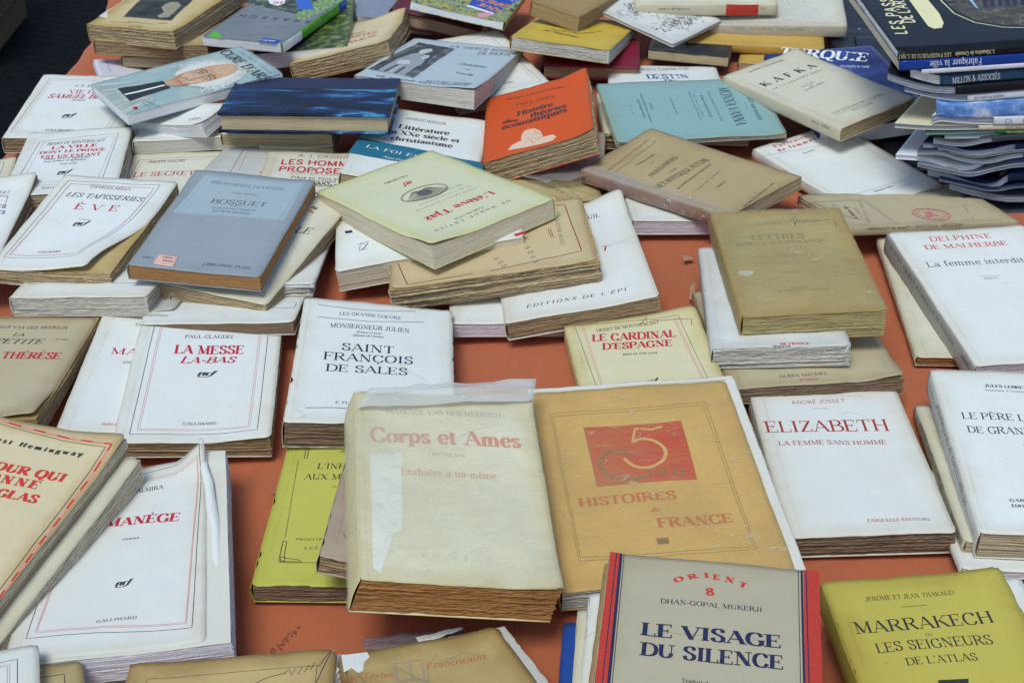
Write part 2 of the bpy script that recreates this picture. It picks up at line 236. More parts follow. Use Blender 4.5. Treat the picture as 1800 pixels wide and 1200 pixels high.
# ---------------------------------------------------------------- lettering
# a hand-made Didot-like face: strokes on a 10-unit cap height
# T thick line, t thin line, C open curve (weight follows direction), s flat serif, v upright serif, d dot
GL = {
'A':(10,"t1,0 4.8,10;T4.8,10 9,0;t2.4,3.4 7,3.4;s1,0;s9,0"),
'B':(8.8,"T2,0 2,10;C2,9.8 5,9.8 7,8.7 7,6.6 5,5.3 2,5.3;C2,5.3 5.5,5.3 7.9,4 7.9,1.4 5.5,.2 2,.2;s1.4,0;s1.4,10"),
'C':(9.4,"C8.2,7.4 7,9.4 5,9.9 2.3,8.6 1.2,5 2.3,1.4 5,.1 7.2,.6 8.6,2.8;v8.3,8.3"),
'D':(9.8,"T2,0 2,10;C2,9.8 5,9.8 8,8.4 9,5 8,1.6 5,.2 2,.2;s1.4,0;s1.4,10"),
'E':(8.6,"T2,0 2,10;t2,9.8 7.4,9.8;t2,5.2 5.8,5.2;t2,.2 7.8,.2;v7.3,8.9;v5.7,5.2;v7.7,1.2;s1.4,0;s1.4,10"),
'F':(8.2,"T2,0 2,10;t2,9.8 7.4,9.8;t2,5.2 5.8,5.2;v7.3,8.9;v5.7,5.2;s2,0;s1.4,10"),
'G':(10,"C8.2,7.4 7,9.4 5,9.9 2.3,8.6 1.2,5 2.3,1.4 5,.1 7,.4 8.3,1.6;T8.3,0.6 8.3,4.4;s8.2,4.4;v8.3,8.3"),
'H':(10.4,"T2,0 2,10;T8.4,0 8.4,10;t2,5.2 8.4,5.2;s2,0;s2,10;s8.4,0;s8.4,10"),
'I':(4.8,"T2.4,0 2.4,10;s2.4,0;s2.4,10"),
'J':(6.2,"T4,10 4,2;C4,2.4 3.4,.6 2,-.2 .8,.6 .8,1.8;s4,10"),
'K':(10,"T2,0 2,10;t2,4 8,10;T4.2,6 8.8,0;s2,0;s2,10;s8,10;s8.8,0"),
'L':(8,"T2,0 2,10;t2,.2 7.4,.2;v7.3,1.3;s1.6,0;s2,10"),
'M':(12,"t2,0 2,10;T2,10 5.8,.5;t5.8,.5 9.8,10;T9.8,0 9.8,10;s2,0;s1.6,10;s9.8,0;s10.2,10"),
'N':(10.4,"t2,0 2,10;T2,10 8.4,0;t8.4,0 8.4,10;s2,0;s1.6,10;s8.4,10"),
'O':(10.4,"C5.2,9.9 2.3,8.7 1.2,5 2.3,1.3 5.2,.1 8.1,1.3 9.2,5 8.1,8.7 5.2,9.9"),
'P':(8.6,"T2,0 2,10;C2,9.8 5,9.8 7.4,8.7 7.4,6.2 5,4.8 2,4.8;s2,0;s1.4,10"),
'Q':(10.4,"C5.2,9.9 2.3,8.7 1.2,5 2.3,1.3 5.2,.1 8.1,1.3 9.2,5 8.1,8.7 5.2,9.9;C4.5,1.2 6,.6 7,-1.6 9,-2 9.8,-1.4"),
'R':(9.8,"T2,0 2,10;C2,9.8 5,9.8 7.2,8.8 7.2,6.6 5,5.2 2,5.2;T4.8,5.2 8.6,0;s2,0;s1.4,10;s9,0"),
'S':(8,"C6.6,7.6 5.8,9.4 4,9.9 1.9,9 1.7,7.1 3.4,5.7 5.4,4.6 6.7,3.2 6.3,1.1 4.2,.1 2.1,.8 1.3,2.9;v6.7,8.4;v1.3,1.6"),
'T':(9.2,"T4.6,0 4.6,10;t.8,9.8 8.4,9.8;v.9,8.8;v8.3,8.8;s4.6,0"),
'U':(10,"T2,10 2,3.4;C2,3.6 2.6,1.2 5,.1 7.3,1.2 8,3.6;t8,3.4 8,10;s2,10;s8,10"),
'V':(9.8,"T1,10 5.2,0;t5.2,0 8.8,10;s1.1,10;s8.8,10"),
'W':(13.6,"T1,10 4.6,0;t4.6,0 7,9;T6.4,10 9.6,0;t9.6,0 12.6,10;s1.1,10;s6.4,10;s12.5,10"),
'X':(9.6,"T1.4,10 8.2,0;t1.4,0 8,10;s1.4,0;s1.4,10;s8.2,0;s8,10"),
'Y':(9.4,"T1,10 4.8,4.8;t4.8,4.8 8.4,10;T4.8,0 4.8,5;s1.1,10;s8.3,10;s4.8,0"),
'Z':(8.6,"t1.4,9.8 7.4,9.8;T7.2,10 1.4,0;t1.2,.2 7.6,.2;v1.5,8.8;v7.5,1.3"),
'a':(6.8,"C1.4,5.2 2.4,6.5 4,6.6 5,5.4 5,4;T5,4.6 5,1;C5,1.2 5.4,.2 6.4,.5;C5,3.9 2.2,3.3 1.1,1.7 2.2,.2 3.8,.4 5,1.6"),
'b':(7.4,"T1.8,0 1.8,10;C1.8,5 3.2,6.5 5,6.2 6.4,3.4 5,.4 3.2,.1 1.8,1.4;s1.2,10"),
'c':(6.2,"C5.4,5.2 4.2,6.5 2.6,6.1 1.2,3.3 2.6,.5 4.2,.1 5.6,1.3"),
'd':(7.4,"T5.6,0 5.6,10;C5.6,5 4.2,6.5 2.4,6.2 1,3.4 2.4,.4 4.2,.1 5.6,1.4;s5,10;s6.2,0"),
'e':(6.4,"C1.3,3.6 5.4,3.6 4.9,5.7 3.4,6.5 1.9,5.7 1.1,3.3 2.2,.7 3.8,.1 5.5,1.2"),
'f':(4.4,"T2,0 2,8;C2,7.6 2.4,9.4 3.6,9.9 4.8,9.2;t.6,6.4 3.8,6.4;s2,0"),
'g':(6.8,"C3.2,6.5 1.5,5.6 1.2,4.2 2,2.9 3.2,2.5 4.6,3.2 5,4.5 4.4,6 3.2,6.5;t4.6,5.9 6.4,6.6;C2.4,2.7 1.4,1.6 2.4,.8 5,.6 6,-.8 5.2,-2.5 3,-3 1,-2.2 1.2,-.6 2.6,.6"),
'h':(7.8,"T1.8,0 1.8,10;C1.8,4.8 3.4,6.5 5,6.2 5.7,4.6;T5.7,0 5.7,4.8;s1.8,0;s1.2,10;s5.7,0"),
'i':(3.8,"T1.9,0 1.9,6.4;s1.9,0;s1.4,6.4;d1.9,8.8"),
'j':(3.8,"T2.2,-1.4 2.2,6.4;C2.2,-1 1.4,-2.8 -.2,-2.6;s1.6,6.4;d2.2,8.8"),
'k':(7.4,"T1.8,0 1.8,10;t1.8,2.6 5.8,6.4;T3.2,3.8 6.2,0;s1.8,0;s1.2,10;s6.2,0;s5.8,6.4"),
'l':(3.8,"T1.9,0 1.9,10;s1.9,0;s1.4,10"),
'm':(11.4,"T1.8,0 1.8,6.5;C1.8,4.8 3.2,6.5 4.8,6.2 5.4,4.6;T5.4,0 5.4,4.8;C5.4,4.8 6.9,6.5 8.5,6.2 9.2,4.6;T9.2,0 9.2,4.8;s1.8,0;s1.2,6.4;s5.4,0;s9.2,0"),
'n':(7.8,"T1.8,0 1.8,6.5;C1.8,4.8 3.4,6.5 5,6.2 5.7,4.6;T5.7,0 5.7,4.8;s1.8,0;s1.2,6.4;s5.7,0"),
'o':(7,"C3.5,6.5 1.8,5.8 1.1,3.3 1.8,.8 3.5,.1 5.2,.8 5.9,3.3 5.2,5.8 3.5,6.5"),
'p':(7.4,"T1.8,-3 1.8,6.4;C1.8,5 3.2,6.5 5,6.2 6.4,3.4 5,.4 3.2,.1 1.8,1.4;s1.2,6.4;s1.8,-3"),
'q':(7.4,"T5.6,-3 5.6,6.4;C5.6,5 4.2,6.5 2.4,6.2 1,3.4 2.4,.4 4.2,.1 5.6,1.4;s5.6,-3"),
'r':(5.6,"T1.8,0 1.8,6.5;C1.8,4.6 3,6.3 4.6,6.4;d4.6,5.8;s1.8,0;s1.2,6.4"),
's':(5.6,"C4.6,5.3 3.8,6.4 2.5,6.5 1.3,5.6 1.7,4.4 3.6,3.1 4.6,1.8 3.8,.4 2.5,.1 1,1.4;v1,1"),
't':(4.6,"T2,1 2,8.4;C2,1.2 2.5,.1 4.1,.6;t.6,6.4 4,6.4"),
'u':(7.8,"T1.9,1.8 1.9,6.4;C1.9,2 2.5,.2 4.2,.3 5.7,1.8;T5.7,0 5.7,6.4;s1.4,6.4;s5.2,6.4;s6.3,0"),
'v':(7,"T.9,6.4 3.7,0;t3.7,0 6.2,6.4;s1,6.4;s6.1,6.4"),
'w':(10,"T.9,6.4 3.3,0;t3.3,0 5.2,6;T4.8,6.4 7,0;t7,0 9.2,6.4;s1,6.4;s9.1,6.4"),
'x':(6.8,"T1,6.4 5.8,0;t1,0 5.6,6.4;s1,0;s1,6.4;s5.8,0;s5.6,6.4"),
'y':(7,"T.9,6.4 3.7,0;C6.2,6.4 3.7,0 2.6,-2.6 1,-2.6;s1,6.4;s6.1,6.4"),
'z':(6,"t1,6.2 5,6.2;T4.8,6.4 1,0;t1,.2 5.2,.2;v1.1,5.6;v5.1,.9"),
'0':(7.6,"C3.8,9.9 1.8,8.7 1.1,5 1.8,1.3 3.8,.1 5.8,1.3 6.5,5 5.8,8.7 3.8,9.9"),
'1':(5,"T2.8,0 2.8,10;t1,8.6 2.8,9.8;s2.8,0"),
'2':(7,"C1.3,7.4 2,9.6 4,9.9 5.7,8.4 5.2,5.8 1.4,.6;T1.4,.7 6,.7"),
'3':(7,"C1.5,8.6 3.4,9.9 5.2,9 5.2,6.6 3.2,5.4 5.5,4.4 5.9,2 4.4,.3 2.4,.2 1.2,1.8"),
'5':(7,"T1.8,9.4 6,9.4;t1.8,9.4 1.6,5.4;C1.6,5.4 3.6,6.2 5.6,5 5.8,2.2 4,.2 1.2,1"),
'7':(6.6,"T1,9.4 6,9.4;C6,9.4 3.6,5 3,0"),
'8':(7,"C3.5,9.9 1.7,8.8 2,6.6 4.9,4.6 5.8,2.4 3.5,.1 1.1,2.4 2.4,4.8 5.1,6.8 5.3,8.8 3.5,9.9"),
'9':(7,"C5.8,6.4 3.6,4.2 1.4,5.6 1.4,8.4 3.5,9.9 5.6,8.4 5.8,5 4.6,1.6 1.6,.2"),
'&':(10,"C8.6,4.6 6.2,.6 3,.1 1.4,2 2.4,4.4 5.4,7 4.9,9.4 3.4,9.9 2.4,8.2 3.6,5.6 8.6,.2"),
'.':(3,"d1.5,.9"),',':(3,"d1.5,.9;t1.7,.8 1.1,-1.4"),"'":(3,"d1.6,9.2;t1.8,9 1.1,7.2"),
'-':(5,"T.8,4 4.2,4"),':':(3,"d1.5,1;d1.5,5.6"),' ':(4.4,""),'/':(6,"t1,0 5,10"),
'(':(4,"C3.4,10.5 1.4,8 1,5 1.4,2 3.4,-.5"),')':(4,"C.6,10.5 2.6,8 3,5 2.6,2 .6,-.5"),
# the three-letter publisher's monogram with its swash tail
'~':(22,"T3,0 4.6,6.4;C4.2,4.2 6.2,6.4 8,6.2 8,4.4 7,0.4 8.6,.4;C11,6.4 10,0;C10.6,3.8 12,6.4 14.4,6;C20.5,10 18.5,9.6 16.6,5.4 14,-.6 9.6,-3.2 4,-2.8 2.6,-.8;t14,6.2 19.6,6.6"),
}
def crom(P, n=4):
    out=[]; m=len(P)
    closed = m>3 and P[0]==P[-1]
    for i in range(m-1):
        p0=P[i-1] if i else (P[-2] if closed else P[0]); p1=P[i]; p2=P[i+1]
        p3=P[i+2] if i+2<m else (P[1] if closed else P[-1])
        for k in range(n):
            t=k/n; t2=t*t; t3=t2*t
            out.append(tuple(.5*(2*b+(c-a)*t+(2*a-5*b+4*c-d)*t2+(3*b-a-3*c+d)*t3) for a,b,c,d in zip(p0,p1,p2,p3)))
    out.append(tuple(P[-1])); return out
def ribbon(P, wf):
    """quads along a polyline; wf(dx,dy)->width"""
    L=[];R=[]
    for i,p in enumerate(P):
        a=P[max(i-1,0)]; b=P[min(i+1,len(P)-1)]
        dx,dy=b[0]-a[0],b[1]-a[1]; l=math.hypot(dx,dy) or 1; dx/=l; dy/=l
        w=wf(dx,dy)/2
        L.append((p[0]-dy*w,p[1]+dx*w)); R.append((p[0]+dy*w,p[1]-dx*w))
    return [[R[i],R[i+1],L[i+1],L[i]] for i in range(len(P)-1)]
SERIF=dict(thin=.5,thick=1.5,serif=1.25)
STY = {
 'n':dict(SERIF), 'b':dict(thin=.65,thick=2.5,serif=1.6), 'x':dict(thin=.75,thick=3.1,serif=1.7),
 'l':dict(thin=.55,thick=1.15,serif=1.1), 's':dict(thin=1.0,thick=1.0,serif=0), 'S':dict(thin=1.7,thick=1.9,serif=0),
 'i':dict(thin=.5,thick=1.6,serif=1.1,shear=.28), 'I':dict(thin=.6,thick=2.0,serif=1.3,shear=.28),
 'c':dict(thin=.45,thick=1.3,serif=0,shear=.42),
}
def layout(text, style, track=0):
    """polygons of a line of text in cap-height-10 units, and its width"""
    import unicodedata
    st=STY[style]; thin,thick,sf,sh=st['thin'],st['thick'],st['serif'],st.get('shear',0)
    fw=lambda dx,dy: thin+(thick-thin)*abs(dy)**1.25
    out=[]; x=0; base_up=False; bx=0; bw=0
    for ch in unicodedata.normalize('NFD',text):
        if ch in '\u0301\u0300\u0302\u0308\u0327\u030c':
            cx=bx+bw/2; y=11 if base_up else 7.6
            if ch=='\u0301': q=[[(cx-.6,y),(cx+.5,y),(cx+2,y+2),(cx+.4,y+2)]]
            elif ch=='\u0300': q=[[(cx-.5,y),(cx+.6,y),(cx-.4,y+2),(cx-2,y+2)]]
            elif ch=='\u0302': q=[[(cx-2,y),(cx-1,y),(cx+.4,y+2),(cx-.4,y+2)],[(cx+1,y),(cx+2,y),(cx+.4,y+2),(cx-.4,y+2)]]
            elif ch=='\u030c': q=[[(cx-.4,y),(cx+.4,y),(cx-1,y+2),(cx-2,y+2)],[(cx-.4,y),(cx+.4,y),(cx+2,y+2),(cx+1,y+2)]]
            elif ch=='\u0327': q=[[(cx-.3,-2.4),(cx+.9,-2.2),(cx+.7,0),(cx-.1,0)]]
            else: q=[[(cx-2,y),(cx-.8,y),(cx-.8,y+1.2),(cx-2,y+1.2)],[(cx+.8,y),(cx+2,y),(cx+2,y+1.2),(cx+.8,y+1.2)]]
            out+=[[(a+b*sh,b) for a,b in p] for p in q]; continue
        if ch=='\u0153' or ch=='\u0152':   # oe
            sub=['o','e'] if ch=='\u0153' else ['O','E']
        else: sub=[ch]
        for c in sub:
            w,spec=GL.get(c,GL['-' if c in '\u2013\u2014' else ' '])
            bx,bw=x,w; base_up=c.isupper()
            for stx in spec.split(';'):
                if not stx: continue
                k=stx[0]; pts=[tuple(float(v) for v in q.split(',')) for q in stx[1:].split()]
                q=[]
                if k in 'Tt':
                    wd=(thick if k=='T' else thin); (ax,ay),(cx,cy)=pts[0],pts[1]
                    if abs(cy-ay)<.35*abs(cx-ax)+1e-6:
                        hw=wd/2 if k=='t' else thick*.35
                        q=[[(ax,ay-hw),(cx,cy-hw),(cx,cy+hw),(ax,ay+hw)]]
                    else:
                        l=math.hypot(cx-ax,cy-ay); hw=wd/2*l/abs(cy-ay)
                        q=[[(ax-hw,ay),(ax+hw,ay),(cx+hw,cy),(cx-hw,cy)]]
                elif k=='C': q=ribbon(crom(pts,3),fw)
                elif k=='s' and sf:
                    (ax,ay)=pts[0]; ww=sf+thin*.4; yy=0 if ay<3 else 0
                    lo,hi=(ay,ay+thin) if ay<=0.01 else (ay-thin,ay)
                    q=[[(ax-ww,lo),(ax+ww,lo),(ax+ww,hi),(ax-ww,hi)]]
                elif k=='v' and sf:
                    (ax,ay)=pts[0]; q=[[(ax-thin/2,ay-1.25),(ax+thin/2,ay-1.25),(ax+thin/2,ay+1.25),(ax-thin/2,ay+1.25)]]
                elif k=='d':
                    (ax,ay)=pts[0]; r=max(.75,thick*.5); q=[[(ax+r*math.cos(a*math.pi/3),ay+r*math.sin(a*math.pi/3)) for a in range(6)]]
                out+=[[(a+x+b*sh,b) for a,b in p] for p in q]
            x+=w+track
    return out,max(x-track,1)
# ---------------------------------------------------------------- sheets (covers, spines, films): a grid with real thickness
def sheet(name, fn, nu, nv, thick, mats, parent, uvfn, extra=None):
    """fn(i,j)->(point, normal) in mm; extra = [(verts, faces, matindex, uvs)] printed matter in the same mesh"""
    V, U, Fc, MI = [], [], [], []
    for j in range(nv+1):
        for i in range(nu+1):
            p, nn = fn(i, j); V.append(p*MM); U.append(uvfn(i, j))
    nT = len(V)
    for j in range(nv+1):
        for i in range(nu+1):
            p, nn = fn(i, j); V.append((p-nn*thick)*MM); U.append(uvfn(i, j))
    W1 = nu+1
    for j in range(nv):
        for i in range(nu):
            a = j*W1+i; Fc.append((a, a+1, a+1+W1, a+W1)); MI.append(0)
            Fc.append((nT+a, nT+a+W1, nT+a+1+W1, nT+a+1)); MI.append(0)
    loop = [i for i in range(nu+1)]+[j*W1+nu for j in range(1, nv+1)]+[nv*W1+i for i in range(nu-1, -1, -1)]+[j*W1 for j in range(nv-1, 0, -1)]
    for k in range(len(loop)):
        a, b = loop[k], loop[(k+1) % len(loop)]
        Fc.append((a, nT+a, nT+b, b)); MI.append(0)
    for (ev, ef, em, eu) in (extra or []):
        o = len(V); V += [p*MM for p in ev]; U += eu
        Fc += [tuple(x+o for x in f) for f in ef]; MI += [em]*len(ef)
    return mesh_obj(name, V, Fc, mats, parent, MI, U)

def subdiv_tris(tris, mx):
    out = []; st = list(tris)
    while st:
        a, b, c = st.pop()
        l = [(math.dist(a, b), 0), (math.dist(b, c), 1), (math.dist(c, a), 2)]; m, k = max(l)
        if m <= mx: out.append((a, b, c)); continue
        if k == 1: a, b, c = b, c, a
        elif k == 2: a, b, c = c, a, b
        d = ((a[0]+b[0])/2, (a[1]+b[1])/2); st += [(a, d, c), (d, b, c)]
    return out
def poly2(pts): return Vector((pts[0], pts[1], 0))

class Prints:
    """collects printed shapes in cover millimetres, maps them onto the bent cover"""
    def __init__(s, fn, W, H, rng_): s.fn, s.W, s.H, s.mats, s.ex, s.z, s.r = fn, W, H, [], {}, .13, rng_; s.c = 0
    def slot(s, k):
        if k not in s.mats: s.mats.append(k); s.ex[k] = ([], [], [])
        return s.ex[k]
    def tri(s, k, pts, tris=None):
        V, Fc, U = s.slot(k); s.c += 1; z = s.z+.0006*(s.c % 13)
        if tris is None: tris = [(pts[0], pts[i], pts[i+1]) for i in range(1, len(pts)-1)]
        for t in tris:
            if (t[1][0]-t[0][0])*(t[2][1]-t[0][1])-(t[1][1]-t[0][1])*(t[2][0]-t[0][0]) < 0: t = (t[0], t[2], t[1])
            o = len(V)
            for p in t: V.append(s.fn(p[0], p[1], z)); U.append((p[0]/100, p[1]/100))
            Fc.append((o, o+1, o+2))
    def poly(s, k, pts, mx=5.5):
        s.z += .014
        t = tessellate_polygon([[Vector((p[0], p[1], 0)) for p in pts]])
        s.tri(k, pts, subdiv_tris([tuple(pts[i] for i in f) for f in t], mx))
    def line(s, k, wd, pts, mx=4.5):
        s.z += .003
        q = [pts[0]]
        for a, b in zip(pts, pts[1:]):
            l = math.dist(a, b); m = max(1, int(l/mx))
            for i in range(1, m+1): q.append((a[0]+(b[0]-a[0])*i/m, a[1]+(b[1]-a[1])*i/m))
        for qd in ribbon(q, lambda dx, dy: wd): s.tri(k, qd)
    def text(s, txt, x0, y0, x1, y1, cap, k, st):
        L = math.hypot(x1-x0, y1-y0); polys, w = layout(txt, st); k_ = L/(w*cap/10)
        if k_ > 1.12 and len(txt) > 2: polys, w = layout(txt, st, (L*10/cap/1.08-w)/(len(txt)-1))
        e = ((x1-x0)/L, (y1-y0)/L); n = (-e[1], e[0]); sx = L/w; sy = cap/10
        for p in polys:
            q = [(x0+e[0]*a*sx+n[0]*b*sy, y0+e[1]*a*sx+n[1]*b*sy) for a, b in p]
            s.tri(k, q, None if cap < 9 else None)
    def ell(s, k, cx, cy, rx, ry, rot=0, n=28, mx=9, jit=0):
        c, sn = math.cos(rot), math.sin(rot); pts = []
        for i in range(n):
            a = i*math.tau/n; j = 1+jit*s.r.uniform(-1, 1); x, y = rx*j*math.cos(a), ry*j*math.sin(a); pts.append((cx+x*c-y*sn, cy+x*sn+y*c))
        s.poly(k, pts, mx)
    def ring(s, k, wd, cx, cy, rx, ry, rot=0, n=36):
        c, sn = math.cos(rot), math.sin(rot)
        s.line(k, wd, [(cx+rx*math.cos(i*math.tau/n)*c-ry*math.sin(i*math.tau/n)*sn, cy+rx*math.cos(i*math.tau/n)*sn+ry*math.sin(i*math.tau/n)*c) for i in range(n+1)])
    def extra(s, base):
        return [(s.ex[k][0], s.ex[k][1], base+i, s.ex[k][2]) for i, k in enumerate(s.mats)]
    def run(s, ops):
        W, H, r = s.W, s.H, s.r
        for p in ops:
            k = p[0]; s.z += .012
            if k == 'T': s.text(p[1], p[2], p[3], p[4], p[5], p[6], p[7], p[8])
            elif k == 'L': s.line(p[1], p[2], crom(p[3], 5) if p[1] in ('gold', 'olivedk') and len(p[3]) > 5 else p[3])
            elif k == 'P': s.poly(p[1], p[2])
            elif k == 'NET':        # oval drawing of a net
                cx, cy, ex, ey = (p[1]+p[3])/2, (p[2]+p[4])/2, p[3]-p[1], p[4]-p[2]; R = math.hypot(ex, ey)/2*1.02; rot = math.atan2(ey, ex); q = R*.62
                for a in (0, .09): s.ring('blk', .45, cx, cy, R*(1-a*.6), q*(1-a), rot)
                for i in range(-9, 10):
                    t = i/10; a = math.sqrt(1-t*t)
                    for sg in (1, -1):
                        P0 = (t*R, -a*q*.95); P1 = (max(-1, min(1, t*.3+sg*.35))*R*.8, a*q*.6)
                        c, sn = math.cos(rot), math.sin(rot)
                        s.line('blk', .32, [(cx+x*c-y*sn, cy+x*sn+y*c) for x, y in (P0, ((P0[0]+P1[0])/2+sg*R*.08, (P0[1]+P1[1])/2), P1)])
                s.ell('greyblk', cx, cy, R*.30, q*.45, rot)
            elif k == 'STATUE':
                q = lambda u, v: (p[1]+(p[3]-p[1])*u+(p[5]-p[1])*v, p[2]+(p[4]-p[2])*u+(p[6]-p[2])*v)   # u across, v down the picture
                for c_, pts in (('statuedk', [(.2,.15),(.45,.05),(.75,.12),(.9,.6),(.8,.98),(.15,.98),(.1,.5)]), ('statue', [(.30,.40),(.45,.30),(.62,.34),(.80,.55),(.86,.97),(.55,.98),(.22,.97),(.22,.60)]),
                    ('statuelt', [(.35,.22),(.42,.12),(.52,.10),(.60,.17),(.58,.28),(.50,.34),(.40,.32)]), ('statuedk', [(.33,.22),(.38,.08),(.52,.04),(.62,.12),(.60,.18),(.50,.12),(.42,.14)]),
                    ('statuelt', [(.62,.38),(.68,.33),(.75,.36),(.76,.44),(.70,.48),(.64,.45)]), ('statue', [(.60,.48),(.78,.48),(.86,.62),(.80,.76),(.64,.72)]), ('statuelt', [(.30,.62),(.48,.56),(.62,.66),(.50,.70),(.34,.72)]),
                    ('statuedk', [(.40,.74),(.46,.74),(.42,.97),(.36,.97)]), ('statuedk', [(.60,.76),(.66,.76),(.68,.97),(.62,.97)]), ('statuelt', [(.50,.76),(.54,.76),(.54,.96),(.50,.96)])):
                    s.poly(c_, [q(*a) for a in pts])
                for u_, v_ in ((.44,.21), (.53,.21), (.67,.40), (.72,.41)): s.ell('ink', *q(u_, v_), .9, .9, 0, 7)
            elif k == 'RINGS':
                for f in (1, .93, .68): s.ring('red2', .8, p[1], p[2], p[3]*f, p[3]*f*.98)
                for i in range(18):
                    a = i*math.tau/18; s.line('red2', .9, [(p[1]+p[3]*.74*math.cos(a), p[2]+p[3]*.74*math.sin(a)), (p[1]+p[3]*.87*math.cos(a+.08), p[2]+p[3]*.87*math.sin(a+.08))])
                for i in range(7): s.ell('red2', p[1]+r.uniform(-.35, .35)*p[3], p[2]+r.uniform(-.45, .45)*p[3], p[3]*r.uniform(.08, .2), p[3]*r.uniform(.06, .22), r.uniform(0, 3), 10, 9, .2)
            elif k == 'FLORAL':
                for side in (.20, .40):
                    for i in range(130):
                        x, y = W*(.5+r.gauss(0, .20)), H*(side+(.12 if side > .3 else 0)+r.gauss(0, .055)); R = r.uniform(1.5, 5); a0 = r.uniform(0, 6.28); sp = r.uniform(1.8, 4.5)
                        s.line('blk', .45, [(x+R*(1-t/9*.75)*math.cos(a0+sp*t/9), y+R*(1-t/9*.75)*math.sin(a0+sp*t/9)) for t in range(9)])
                    for i in range(30): s.ell('blk', W*(.5+r.gauss(0, .18)), H*(side+(.12 if side > .3 else 0)+r.gauss(0, .05)), r.uniform(.8, 1.8), r.uniform(.5, 1), r.uniform(0, 3), 8)
            elif k == 'PORTRAIT':
                X = lambda u: u*W; Y = lambda v: v*H
                for i in range(46):     # white surplice, streaked strokes
                    x = r.uniform(.0, 1); s.line('surplice', r.uniform(.8, 1.8), [(X(x*.9+.05), Y(.0)), (X(x*.75+.13+r.uniform(-.03, .03)), Y(.10)), (X(.5+(x-.5)*.62), Y(r.uniform(.16, .24)))])
                    if i % 3 == 0: s.line('white', .7, [(X(x*.9+.05), Y(.0)), (X(x*.75+.13), Y(.12)), (X(.5+(x-.5)*.6), Y(.22))])
                s.poly('cassock', [(X(.30), Y(.10)), (X(.70), Y(.09)), (X(.66), Y(.20)), (X(.64), Y(.36)), (X(.40), Y(.37)), (X(.36), Y(.22))])
                s.poly('white', [(X(.50), Y(.10)), (X(.53), Y(.10)), (X(.54), Y(.35)), (X(.51), Y(.35))]); s.line('surplice', 1.6, [(X(.29), Y(.17)), (X(.31), Y(.09)), (X(.50), Y(.075)), (X(.71), Y(.08)), (X(.71), Y(.17))])
                s.ell('surplice', X(.53), Y(.655), .40*W, .215*H, 0, 40, 7, .05)
                for i in range(90):     # soft white hair
                    a = r.uniform(-.5, 3.64); x, y = .53+.32*math.cos(a), .62+.185*math.sin(a); 
                    s.line('hairwhite', r.uniform(.8, 2), [(X(x), Y(y)), (X(x+.07*math.cos(a)+r.uniform(-.05, .05)), Y(y+.035*math.sin(a)-r.uniform(0, .05))), (X(x+.09*math.cos(a)+r.uniform(-.07, .07)), Y(y-r.uniform(.02, .09)))])
                s.ell('hairwhite', X(.53), Y(.62), .33*W, .185*H, 0, 34, 7, .07)
                face = [(.35, .50), (.40, .42), (.47, .365), (.55, .355), (.63, .39), (.69, .47), (.73, .57), (.735, .67), (.70, .765), (.62, .81), (.52, .825), (.42, .80), (.35, .73), (.325, .63), (.33, .56)]
                s.poly('skin1', [(X(a), Y(b)) for a, b in face])
                s.poly('skin3', [(X(a), Y(b)) for a, b in [(.38, .70), (.42, .78), (.54, .805), (.64, .77), (.68, .70), (.60, .68), (.48, .685)]])
                s.ell('skin3', X(.43), Y(.52), .055*W, .04*H, .3, 12, 9, .1); s.ell('skin3', X(.64), Y(.53), .045*W, .035*H, .2, 12, 9, .1)
                s.poly('skin3', [(X(.51), Y(.64)), (X(.55), Y(.64)), (X(.57), Y(.51)), (X(.53), Y(.49)), (X(.50), Y(.52))])
                s.poly('skin2', [(X(.55), Y(.63)), (X(.575), Y(.62)), (X(.60), Y(.52)), (X(.57), Y(.49)), (X(.56), Y(.55))])
                s.poly('skin2', [(X(.36), Y(.53)), (X(.38), Y(.48)), (X(.45), Y(.40)), (X(.44), Y(.45)), (X(.41), Y(.49))]); s.poly('skin2', [(X(.60), Y(.39)), (X(.66), Y(.44)), (X(.70), Y(.53)), (X(.66), Y(.49)), (X(.62), Y(.44))])
                for ex, rt in ((.435, .12), (.635, -.12)):
                    s.ell('skin2', X(ex), Y(.605), .075*W, .024*H, rt, 14); s.ell('hairwhite', X(ex), Y(.602), .045*W, .011*H, rt, 12); s.ell('ink', X(ex), Y(.603), .017*W, .0105*H, 0, 10)
                    s.line('ink', .7, [(X(ex-.055), Y(.604)), (X(ex), Y(.617)), (X(ex+.055), Y(.604))]); s.line('brown3', 1.8, [(X(ex-.08), Y(.628)), (X(ex), Y(.645)), (X(ex+.08), Y(.632))])
                for y in (.70, .73, .755): s.line('skin2', .5, [(X(.42), Y(y)), (X(.53), Y(y+.008)), (X(.64), Y(y))])
                s.line('lips', 1.5, [(X(.46), Y(.438)), (X(.53), Y(.446)), (X(.61), Y(.440))]); s.line('skin2', 1.2, [(X(.47), Y(.426)), (X(.54), Y(.422)), (X(.59), Y(.428))])
                s.line('skin2', .9, [(X(.49), Y(.50)), (X(.43), Y(.46)), (X(.425), Y(.43))]); s.line('skin2', .9, [(X(.59), Y(.50)), (X(.645), Y(.46)), (X(.65), Y(.43))]); s.line('brown3', .8, [(X(.50), Y(.493)), (X(.54), Y(.486)), (X(.585), Y(.493))])

GROUP = 'second-hand books spread over the orange cloth'
